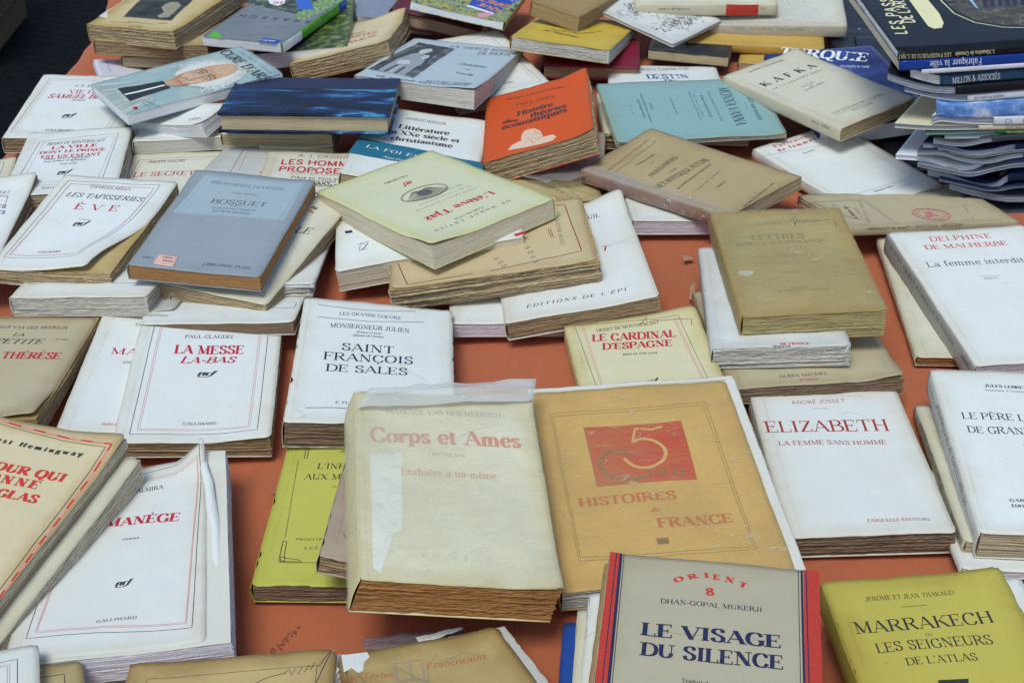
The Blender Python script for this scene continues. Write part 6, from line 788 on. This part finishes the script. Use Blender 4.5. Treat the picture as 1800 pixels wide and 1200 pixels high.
# ---------------------------------------------------------------- scene: cloth, ground
def cloth():
    m, nt, b = new_mat('orange_cloth'); n = N(nt); uv = n.add('ShaderNodeTexCoord').outputs['Object']
    big = n.noise(uv, 5, 4, .6); mid = n.noise(uv, 26, 5, .65); th_ = n.noise(n.mapv(uv, scale=(1, 6, 1)), 500, 2, .5); th2 = n.noise(n.mapv(uv, scale=(6, 1, 1)), 500, 2, .5)
    c = n.mix(n.rng(big, .3, .7), (.57,.148,.055), (.48,.122,.048)); c = n.mix(n.rng(mid, .5, .8, 0, .35), c, (.42,.11,.05))
    st = n.noise(n.mapv(uv, (3, 7, 0)), 11, 4, .6); c = n.mix(n.rng(st, .64, .72, 0, .4), c, (.30,.075,.04))
    n.link(c, b.inputs['Base Color']); b.inputs['Roughness'].default_value = .9; b.inputs['Specular IOR Level'].default_value = .15
    b.inputs['Sheen Weight'].default_value = .15
    wr_ = n.noise(n.mapv(uv, (1, 2, 0), (1, .35, 1), (0, 0, .5)), 20, 4, .6, 1.5)
    n.bump(n.math('ADD', n.math('ADD', mid, n.math('MULTIPLY', wr_, 2.2)), n.math('MULTIPLY', n.math('ADD', th_, th2), .3)), .8, .0024, b)
    ed = lambda y: -560+8*math.sin(y/260)+(-18 if y > 1900 else 0)*(y-1900)/90+5*noise.noise(Vector((y/60, 0, 3)))
    xs = [i/90 for i in range(91)]; V, Fc, MI, U = [], [], [], []
    Y0, Y1, ny = 420, 2330, 190; nd = 14
    def top(x, y):
        z = -3.2+2.2*noise.noise(Vector((x/90, y/60, 0)))+1.9*noise.noise(Vector(((x+y*.5)/22, (y-x*.3)/75, 4)))+.7*noise.noise(Vector((x/12, y/9, 7)))
        # folds seen in the bare patches
        for (ax, ay, bx, by, h, wd) in ((110, 1010, 235, 1260, 3.2, 9), (-150, 900, -115, 1060, 2.2, 8), (-20, 700, 60, 745, 4, 10), (30, 690, 75, 770, 3, 7), (-215, 760, -160, 830, 2, 12), (60, 1040, 150, 1120, 1.6, 7), (380, 940, 330, 1150, 2.6, 8)):
            dx, dy = bx-ax, by-ay; l2 = dx*dx+dy*dy; t = max(0, min(1, ((x-ax)*dx+(y-ay)*dy)/l2)); d = math.hypot(x-ax-dx*t, y-ay-dy*t)
            z += h*math.exp(-(d/wd)**2)*(math.sin(math.pi*min(1, max(0, t*.9+.05))))
        return z
    for j in range(ny+1):
        y = Y0+(Y1-Y0)*j/ny; xl = ed(y); xr = 900
        for q in range(nd, 0, -1):   # hanging side
            d = q/nd*600; V.append(Vector((xl-6-10*math.sin(y/55)*(d/600)-8*noise.noise(Vector((y/40, d/200, 1)))*(d/600)-d*.05, y, -3-d))*MM)
        for a in xs:
            x = xl+(xr-xl)*a; V.append(Vector((x, y, top(x, y)-(3*(1-min(1, (x-xl)/8))**2)))*MM)
    nw = nd+91
    for j in range(ny):
        for i in range(nw-1): a = j*nw+i; Fc.append((a, a+1, a+1+nw, a+nw)); MI.append(0)
    # smudge of dark ink rubbed into the cloth
    r = random.Random(5)
    for i in range(60):
        t = r.random()**1.0; p = at_z(478+46*t+r.gauss(0, 2.5), 1142-46*t+r.gauss(0, 3.5), 0); R = r.uniform(.2, .85); o = len(V)
        for k in range(6): a = k*math.tau/6; q = Vector((p.x+R*math.cos(a)*r.uniform(.5, 1.4), p.y+R*math.sin(a)*r.uniform(.5, 1.6), 0)); q.z = top(q.x, q.y)+.5; V.append(q*MM)
        Fc.append(tuple(range(o, o+6))); MI.append(1)
    m2, _, b2 = new_mat('dark_smudge'); b2.inputs['Base Color'].default_value = (.20,.06,.035,1); b2.inputs['Roughness'].default_value = .9
    ob = mesh_obj('tablecloth', V, Fc, [m, m2], None, MI, None)
    tag(ob, 'orange cotton cloth covering the book stall, hanging over its left edge', 'tablecloth')
cloth()
def ground():
    m, nt, b = new_mat('dark_paving'); n = N(nt); uv = n.add('ShaderNodeTexCoord').outputs['Object']
    br = n.add('ShaderNodeTexBrick'); n.link(n.mapv(uv, rot=(0, 0, .35), scale=(4, 4, 4)), br.inputs['Vector'])
    br.inputs['Color1'].default_value = (.008,.011,.015,1); br.inputs['Color2'].default_value = (.011,.015,.019,1); br.inputs['Mortar'].default_value = (.006,.007,.009,1)
    br.inputs['Scale'].default_value = 1.6; br.inputs['Mortar Size'].default_value = .03; br.inputs['Mortar Smooth'].default_value = .6; br.offset = .5
    nz = n.noise(uv, 9, 5, .7); c = n.mix(n.rng(nz, .35, .7, 0, .6), br.outputs[0], (.013,.015,.018)); c = n.mix(n.rng(n.noise(uv, 60, 3), .6, .8, 0, .4), c, (.028,.03,.034))
    n.link(n.mix(.5, c, (0, 0, 0)), b.inputs['Base Color']); b.inputs['Roughness'].default_value = .85; b.inputs['Specular IOR Level'].default_value = .08
    n.bump(n.math('ADD', n.math('MULTIPLY', br.outputs[1], -1), n.math('MULTIPLY', nz, .6)), .6, .01, b)
    V, Fc = [], []; K = 60
    for j in range(K+1):
        for i in range(K+1):
            x, y = (i/K-.5), (j/K-.5); V.append((x*abs(x)*240, y*abs(y)*240+2, -.75+.004*noise.noise(Vector((x*90, y*90, 0)))))
    for j in range(K):
        for i in range(K): a = j*(K+1)+i; Fc.append((a, a+1, a+K+2, a+K+1))
    o = mesh_obj('ground', V, Fc, [m]); o['kind'] = 'structure'
ground()
def box_mesh(name, size, loc, mat, parent=None, bev=.004, rot=0):
    import bmesh
    bm = bmesh.new(); bmesh.ops.create_cube(bm, size=1)
    for v in bm.verts: v.co = Vector((v.co.x*size[0], v.co.y*size[1], v.co.z*size[2]))
    bmesh.ops.bevel(bm, geom=bm.edges[:], offset=bev, segments=2, affect='EDGES')
    me = bpy.data.meshes.new(name); bm.to_mesh(me); bm.free(); me.materials.append(mat)
    o = bpy.data.objects.new(name, me); COL.objects.link(o); o.location = loc; o.rotation_euler = (0, 0, rot); o.parent = parent; return o
def crate():
    m, nt, b = new_mat('brown_board'); n = N(nt); uv = n.add('ShaderNodeTexCoord').outputs['Object']
    nz = n.noise(n.mapv(uv, scale=(2, 2, 20)), 6, 4); n.link(n.mix(nz, (.045,.028,.014), (.10,.065,.03)), b.inputs['Base Color']); b.inputs['Roughness'].default_value = .8
    g = bpy.data.objects.new('wooden_crate', None); COL.objects.link(g)
    P = at_z(24, 72, -750)*MM
    g.location = (P.x-.33, P.y-.03, -.75); g.rotation_euler = (0, 0, .02)
    tag(g, 'dark brown wooden crate standing on the paving beside the stall', 'crate')
    for k in range(4):
        z = .045+k*.078
        box_mesh('side_board', (.62, .016, .068), (0, -.21, z), m, g); box_mesh('side_board', (.62, .016, .068), (0, .21, z), m, g)
        box_mesh('end_board', (.016, .40, .068), (.318, 0, z), m, g); box_mesh('end_board', (.016, .40, .068), (-.318, 0, z), m, g)
    for sx in (-1, 1):
        for sy in (-1, 1): box_mesh('corner_post', (.03, .03, .31), (sx*.293, sy*.185, .158), m, g)
    box_mesh('bottom_board', (.60, .40, .012), (0, 0, .012), m, g)
crate()
# ---------------------------------------------------------------- books
BK = {}
for i, t in enumerate(BOOKS):
    BK[t[0]] = book(i, *t)
# ---------------------------------------------------------------- the pile of magazines at the right
def flat_mat(name, col, rough=.4, var=.15):
    m, nt, b = new_mat(name); n = N(nt); uv = n.add('ShaderNodeTexCoord').outputs['Object']
    nz = n.noise(uv, 30, 4); n.link(n.mix(n.rng(nz, .35, .7, 0, 1), col, tuple(x*(1-var) for x in col)), b.inputs['Base Color'])
    b.inputs['Roughness'].default_value = rough; b.inputs['Specular IOR Level'].default_value = .15; n.bump(nz, .15, .001, b); return m
MAGC = {'black': (.012,.013,.018), 'blue': (.012,.05,.28), 'white': (.66,.68,.74), 'steel': (.025,.07,.13), 'navy': (.010,.018,.05), 'cream': (.62,.56,.38), 'green': (.02,.11,.03),
        'grey': (.20,.22,.26), 'bluewhite': (.38,.48,.62), 'darkgrey': (.05,.055,.065)}
_mm = {}
def magmat(k):
    if k not in _mm: _mm[k] = flat_mat(k+'_glossy_cover', MAGC[k], .22)
    return _mm[k]
def magazine(k, label, prof, thp, col, pages, Y, depth=205, spine_from=None, texts=(), side=None, toppr=None, skew=-.05):
    """prof: photo pixels along the top of the near edge; thp: thickness in pixels there"""
    P0 = [at_y(px, py, Y) for px, py in prof]; P1 = [at_y(px, py+thp, Y) for px, py in prof]
    xs = [p.x for p in P0]; n = 40
    cr = crom([(p.x, p.z) for p in P0], 8); cb = crom([(p.x, p.z) for p in P1], 8)
    for q in cb: pass
    A = Vector((xs[0], Y, 0)); m = len(cr); r = random.Random(k*13); sd = k*3.1
    root = bpy.data.objects.new('magazine', None); COL.objects.link(root); root.location = Vector((xs[0], Y, min(z for _, z in cb)))*MM
    tag(root, label, 'magazine', 'magazines piled at the right end of the stall'); O = Vector((xs[0], Y, min(z for _, z in cb)))
    nd = 12; z0 = cb[-1][1]
    def pt(i, b, top, dz=0):
        x, z = (cr if top else cb)[i]; f = b/depth
        zb = cb[i][1]; base_ = z0+(zb-z0)*(1-.25*f); zz = base_+((z-zb) if top else 0)
        return Vector((x+skew*b+1.2*noise.noise(Vector((b/60, sd, 0)))*f, Y+b, zz+dz+.5*noise.noise(Vector((x/40, b/40, sd)))*(.3+f)))-O
    def at(x, b, top=True, dz=0):
        i = 0
        while i < m-2 and cr[i+1][0] < x: i += 1
        t = (x-cr[i][0])/max(1e-6, cr[i+1][0]-cr[i][0]); return pt(i, b, top, dz).lerp(pt(i+1, b, top, dz), t)
    cm = magmat(col); ex = []; mats = [cm]
    if toppr:
        PR = Prints(lambda x, y, z: at(x-skew*(y), y, True, z), 1, 1, r); toppr(PR); ex = PR.extra(1); mats += [ink(q) for q in PR.mats]
    up = Vector((0, 0, 1))
    sheet('front_cover', lambda i, j: (pt(i, depth*j/nd, True, .1), up), m-1, nd, .3, mats, root, lambda i, j: (cr[i][0]/100, j*.17), ex)
    sheet('back_cover', lambda i, j: (pt(i, depth*j/nd, False, .4), up), m-1, nd, .3, [cm], root, lambda i, j: (cr[i][0]/100, j*.17))
    # pages: front and left walls, layered
    pm = page_mat(pages, k+70); V, Fc, U = [], [], []; rows = max(3, int(thp/2.2)); b0 = 1.0
    path = [(0, depth*(1-j/12)) for j in range(12)]+[(i, b0) for i in range(0, m)]
    for q in range(rows+1):
        for a, (i, b) in enumerate(path):
            t = (q/rows)*.94+.03; d = .35*noise.noise(Vector((a*.7, q*1.9, sd)))-(.35 if q % 2 else 0)
            p = pt(i, b, False).lerp(pt(i, b, True), t)+(Vector((-d, 0, 0)) if a < 12 else Vector((0, -d, 0)))
            V.append(p*MM); U.append((a*.08, q*.02))
    np_ = len(path)
    for q in range(rows):
        for a in range(np_-1): c = q*np_+a; Fc.append((c, c+1, c+1+np_, c+np_))
    mesh_obj('page_block', V, Fc, [pm], root, None, U, smooth=False)
    # glued spine along the near edge
    if spine_from is not None:
        x0 = at_y(spine_from, prof[-1][1], Y).x; x1 = xs[-1]; thm = P0[-1].z-P1[-1].z
        def sp(x, t, z=0):
            a = at(x, 0, True, 0); b = at(x, 0, False, 0); p = b.lerp(a, t); p.y -= .9+.5*math.sin(math.pi*min(1, max(0, t)))+(z+.3 if z else 0); return p
        PS = Prints(lambda x, y, z: sp(x, .5+y/thm, z), 1, 1, r)
        for (s, pa, pb, cap, ik) in texts:
            xa, xb = at_y(pa, prof[-1][1], Y).x, at_y(pb, prof[-1][1], Y).x
            if pa > pb: PS.text(s, xa, cap/2, xb, cap/2, cap, ik, 'l')     # reads right to left, upside down
            else: PS.text(s, xa, -cap/2, xb, -cap/2, cap, ik, 'l')
        sm = magmat(side or col)
        sheet('spine', lambda i, j: (sp(x0+(x1-x0)*i/24, j/5), Vector((0, -1, 0))), 24, 5, .3, [sm]+[ink(q) for q in PS.mats], root, lambda i, j: (i*.1, j*.02), PS.extra(1))
    return root
def world(px, py, z): p = at_z(px, py, z); return (p.x, p.y)
def passport(PR):
    Z = 167; Y = 1325
    def W(px, py): p = at_z(px, py, Z); return (p.x, p.y-Y)
    def t(s, a, b, cap, k, st): p, q = W(*a), W(*b); PR.text(s, p[0], p[1], q[0], q[1], cap, k, st)
    PR.poly('courtyard', [W(*q) for q in ((1652,-5),(1658,15),(1680,35),(1715,52),(1760,62),(1830,68),(1830,-60),(1640,-60))])
    PR.poly('darkphoto', [W(*q) for q in ((1640,-55),(1830,-55),(1830,-5),(1660,-3))])
    for i in range(9): x = 1725+i*13; PR.poly('ink', [W(*q) for q in ((x, 30), (x+7, 33), (x+5, 10), (x-1, 9))])
    PR.poly('lightblue', [W(*q) for q in ((1698,15),(1712,30),(1718,34),(1704,16))])
    PR.line('yellowlab', 1.3, [W(*q) for q in ((1645,-40),(1645,-5),(1652,16),(1675,38),(1712,55),(1760,66),(1830,72))])
    PR.poly('yellowlab', [W(*q) for q in ((1588,-12),(1606,-14),(1650,38),(1657,52),(1654,60),(1640,61),(1630,56),(1589,2))])
    t("L'Alhambra de Grenade", (1645,56), (1596,-12), 5, 'blk', 'i')
    t('LES PASSEPORTS', (1594,68), (1543,-38), 12, 'yellowlab', 'S'); t("DE L'ART", (1608,50), (1584,6), 12, 'yellowlab', 'S')
MG = 'far right'
mags = [
 ('black glossy art magazine with a courtyard photo, topmost of the magazine pile', [(1580,93),(1640,91),(1720,86),(1800,80),(1960,68)], 12, 'black', 'white', 1581, [("LES PASSEPORTS DE L'ART", 1675, 1582, 4, 'yellowlab'), ("L'Alhambra de Grenade", 1750, 1682, 4, 'yellowlab')], None, passport),
 ('magazine with a bright blue spine, second from the top of the magazine pile', [(1580,107),(1640,104),(1720,99),(1800,94),(1960,84)], 17, 'blue', 'cream', 1583, [('Fabriquer la ville', 1728, 1637, 6.5, 'white')], None, None),
 ('thin magazine with a pale lavender spine, third from the top of the pile', [(1622,122),(1700,117),(1800,110),(1960,99)], 8, 'white', 'maggrey', 1623, [('5 €', 1640, 1632, 3, 'navy')], None, None),
 ('steel blue auction catalogue with pale capitals on its spine in the magazine pile', [(1600,120),(1655,133),(1720,127),(1800,121),(1960,110)], 17, 'steel', 'white', 1656, [('MILLON & ASSOCIÉS', 1677, 1760, 6, 'white')], None, None),
 ('plain black-spined magazine under the steel blue catalogue', [(1560,128),(1620,147),(1682,152),(1800,143),(1960,134)], 14, 'black', 'maggrey', 1682, [], None, None),
 ('white-spined sale catalogue with small dark date lettering upside down', [(1590,150),(1650,163),(1702,167),(1800,159),(1960,150)], 11, 'white', 'maggrey', 1703, [('Vendredi 19 octobre 2007', 1767, 1713, 3.5, 'navy')], None, None),
 ('magazine with a blue cloudy sky picture wrapping its near side', [(1645,176),(1660,180),(1690,182),(1740,180),(1800,176),(1960,170)], 26, 'bluewhite', 'white', 1646, [], 'sky', None),
 ('floppy magazine with a white spine and a small blue emblem', [(1638,204),(1655,200),(1690,203),(1745,205),(1800,204),(1960,200)], 14, 'white', 'maggrey', 1747, [('CA', 1767, 1780, 5, 'bluelab'), ('G', 1797, 1806, 4, 'navy')], None, None),
 ('slim cream-spined catalogue with dark capitals starting EXPLORING', [(1572,217),(1640,221),(1720,220),(1800,219),(1960,217)], 8, 'cream', 'maggrey', 1720, [('EXPLORING T', 1768, 1806, 3.5, 'blk')], None, None),
 ('thin dark green magazine low in the pile', [(1625,232),(1690,231),(1750,229),(1800,228),(1960,226)], 6, 'green', 'maggrey', 1750, [('TES ANNÉES', 1768, 1800, 2, 'yellowlab')], None, None),
 ('black magazine with a curling left end below the green one', [(1640,244),(1690,250),(1738,242),(1800,236),(1960,234)], 9, 'darkgrey', 'maggrey', 1745, [], None, None),
 ('wavy grey-paged magazine with its left end curled up', [(1622,252),(1660,254),(1700,264),(1740,262),(1800,252),(1960,250)], 9, 'navy', 'maggrey', 1785, [], None, None),
 ('magazine with swollen rippled pages between two wavy ones', [(1612,265),(1655,266),(1690,276),(1735,280),(1800,268),(1960,262)], 9, 'darkgrey', 'maggrey', 1800, [], None, None),
 ('long magazine jutting out furthest left with a torn white and blue spine', [(1574,272),(1630,277),(1680,290),(1712,290),(1745,276),(1800,271),(1960,266)], 8, 'white', 'white', 1748, [], 'blue', None),
 ('dark-covered magazine with a drooping paged end under the one with the torn spine', [(1630,297),(1670,306),(1710,320),(1745,322),(1772,307),(1800,304),(1960,300)], 13, 'navy', 'maggrey', 1773, [], None, None),
 ('pale rippled magazine near the bottom of the pile', [(1668,322),(1710,333),(1755,342),(1800,344),(1960,340)], 12, 'darkgrey', 'maggrey', 1900, [], None, None),
 ('very thin white-edged brochure slipped in just under the thin dark green magazine', [(1660,240),(1700,240),(1750,237),(1800,235),(1960,233)], 4, 'white', 'white', 1960, [], None, None),
 ('thin grey leaflet sagging between the two magazines with rippled pages', [(1648,260),(1680,268),(1715,274),(1750,270),(1800,263),(1960,258)], 4, 'grey', 'maggrey', 1960, [], None, None),
 ('thin pale magazine fanned out below the one with the torn white spine', [(1612,288),(1660,298),(1705,306),(1750,296),(1800,289),(1960,284)], 5, 'grey', 'maggrey', 1960, [], None, None),
 ('thin dark magazine fanned out above the pale rippled one', [(1650,314),(1700,325),(1745,333),(1800,326),(1960,322)], 5, 'navy', 'maggrey', 1960, [], None, None),
 ('bottom magazine of the pile lying on the cloth beside the tan exercise book', [(1690,345),(1725,362),(1760,372),(1800,372),(1960,368)], 13, 'darkgrey', 'maggrey', 1960, [], None, None),
]
for k, (lab, prof, thp, col, pg, sf, tx, side, tp) in enumerate(mags):
    r = random.Random(k+90)
    if side == 'sky':
        _mm['bluewhite'] = ink('skyphoto')
    rt = magazine(k, lab, prof, thp, col, pg, 1325+(0 if k < 2 else r.uniform(-3, 4)), spine_from=sf, texts=tx, side=('blue' if side == 'blue' else None), toppr=tp, skew=(-.05 if k < 3 else .30+.12*r.random() if k < 6 else .52+.1*r.random()))
# ---------------------------------------------------------------- loose pieces
def quad_sheet(name, px, zs, mat, parent=None, curlz=0, n=16, thick=.08, wav=1.0, sd=0):
    Q = [at_z(p[0], p[1], z) for p, z in zip(px, zs)]; C = sum(Q, Vector())/4; C.z = min(zs)
    def fn(i, j):
        u, v = i/n, j/n; p = (Q[3]*(1-u)+Q[2]*u)*(1-v)+(Q[0]*(1-u)+Q[1]*u)*v
        p.z += curlz*math.sin(math.pi*u)*math.sin(math.pi*v)+wav*noise.noise(Vector((u*4+sd, v*3, sd)))
        p.x += wav*.8*noise.noise(Vector((u*3, v*9, sd+3))); p.y += wav*1.2*noise.noise(Vector((u*9, v*3, sd+6)))
        return p-(C if parent is None else Vector((0, 0, 0))), Vector((0, 0, 1))
    o = sheet(name, fn, n, n, thick, [mat], None, lambda i, j: (i/n, j/n))
    if parent is None: o.location = C*MM
    else:
        o.parent = parent; o.matrix_parent_inverse = (Matrix.Translation(parent.location) @ Matrix.Rotation(parent.rotation_euler.z, 4, 'Z')).inverted()
    return o
def scraps():
    fm = film_mat('purple_film', (.36,.27,.30), .55, .3)
    tag(quad_sheet('film_scrap', [(637,1121),(815,1102),(822,1128),(640,1140)], [6,7,9,8], fm, n=18, thick=.06, wav=2, sd=2), 'strip of crumpled purplish film sticking out behind the drawn open book', 'film scrap')
    pw, _, b = new_mat('loose_paper'); b.inputs['Base Color'].default_value = (.70,.69,.66,1); b.inputs['Roughness'].default_value = .7
    tag(quad_sheet('paper_strip', [(730,1120),(811,1100),(816,1104),(740,1132)], [12,16,16,13], pw, n=10, wav=.8, sd=5), 'folded white paper strip behind the drawn open book', 'paper strip')
    fl, _, b = new_mat('amber_flake'); b.inputs['Base Color'].default_value = (.50,.27,.16,1); b.inputs['Roughness'].default_value = .5; b.inputs['Alpha'].default_value = .8
    tag(quad_sheet('torn_flake', [(1199,447),(1216,451),(1220,455),(1202,459)], [4,3,2,3], fl, n=8, wav=1.5, sd=8), 'small curled brown flake of paper on the cloth left of the darkened thick book', 'paper flake')
    tag(quad_sheet('torn_flake', [(1214,500),(1222,494),(1220,530),(1211,524)], [9,10,4,4], fl, n=8, wav=1.5, sd=9), 'brown flake hanging at the crumpled spine of the battered white paperback', 'paper flake')
    tag(quad_sheet('torn_flake', [(474,858),(482,862),(484,866),(477,864)], [3,2,2,3], fl, n=6, wav=1.2, sd=12), 'tiny yellow chip lying left of the lime yellow paperback', 'paper flake')
    ft = film_mat('flap_film', (.80,.79,.74), .5, .18)
    quad_sheet('glassine_flap', [(650,682),(943,665),(938,702),(625,716)], [82,66,65,80], ft, BK['corps'][0], curlz=3, n=26, thick=.07, wav=1.6, sd=4)
    fe = film_mat('crumpled_film', (.42,.38,.38), .4, .2)
    tag(quad_sheet('film_scrap', [(852,292),(1046,285),(1060,306),(960,322)], [22,24,26,24], fe, n=20, thick=.06, wav=3, sd=6), 'crumpled clear film lying in front of the orange paperback', 'film scrap')
    cl = paper_mat('white', 60, 120, 77)
    # the rolled-back cover edge of the MANÈGE book
    RC = crom([(352, 770, 2.0, 40), (361, 825, 4.2, 40), (372, 885, 5.2, 39), (381, 960, 4.8, 38), (383, 1040, 3.4, 38), (377, 1115, 1.8, 38)], 6)
    def roll(i, j):
        px, py, wd, z = RC[j]; a = i/10*math.pi*1.1-.2; p0 = at_z(px, py, z); wd *= 1+.12*noise.noise(Vector((j*.35, 1, 2)))
        return Vector((p0.x-math.cos(a)*wd*.75, p0.y+1.5*math.sin(j*.9), p0.z-.9+wd*.62*math.sin(a)*(1+.25*noise.noise(Vector((j*.4, a, 5)))))), Vector((0, 0, 1))
    o = sheet('rolled_cover_edge', roll, 10, len(RC)-1, .3, [cl], None, lambda i, j: (.2+i/40, .2+j/40)); pr = BK['manege'][0]
    o.parent = pr; o.matrix_parent_inverse = (Matrix.Translation(pr.location) @ Matrix.Rotation(pr.rotation_euler.z, 4, 'Z')).inverted()
    def dog(i, j):
        u, v = i/10, j/14; p0 = at_z(1479, 631, 46).lerp(at_z(1494, 603, 52), v); q0 = at_z(1490, 622, 47).lerp(at_z(1495, 603, 52), v)
        p = p0.lerp(q0, u); p.z += 5*math.sin(math.pi*u)*(1-v*.7); return p, Vector((0, 0, 1))
    o = sheet('folded_corner', dog, 10, 14, .3, [cl], None, lambda i, j: (.3+i/40, .3+j/20)); pr = BK['greywhite'][0]
    o.parent = pr; o.matrix_parent_inverse = (Matrix.Translation(pr.location) @ Matrix.Rotation(pr.rotation_euler.z, 4, 'Z')).inverted()
scraps()
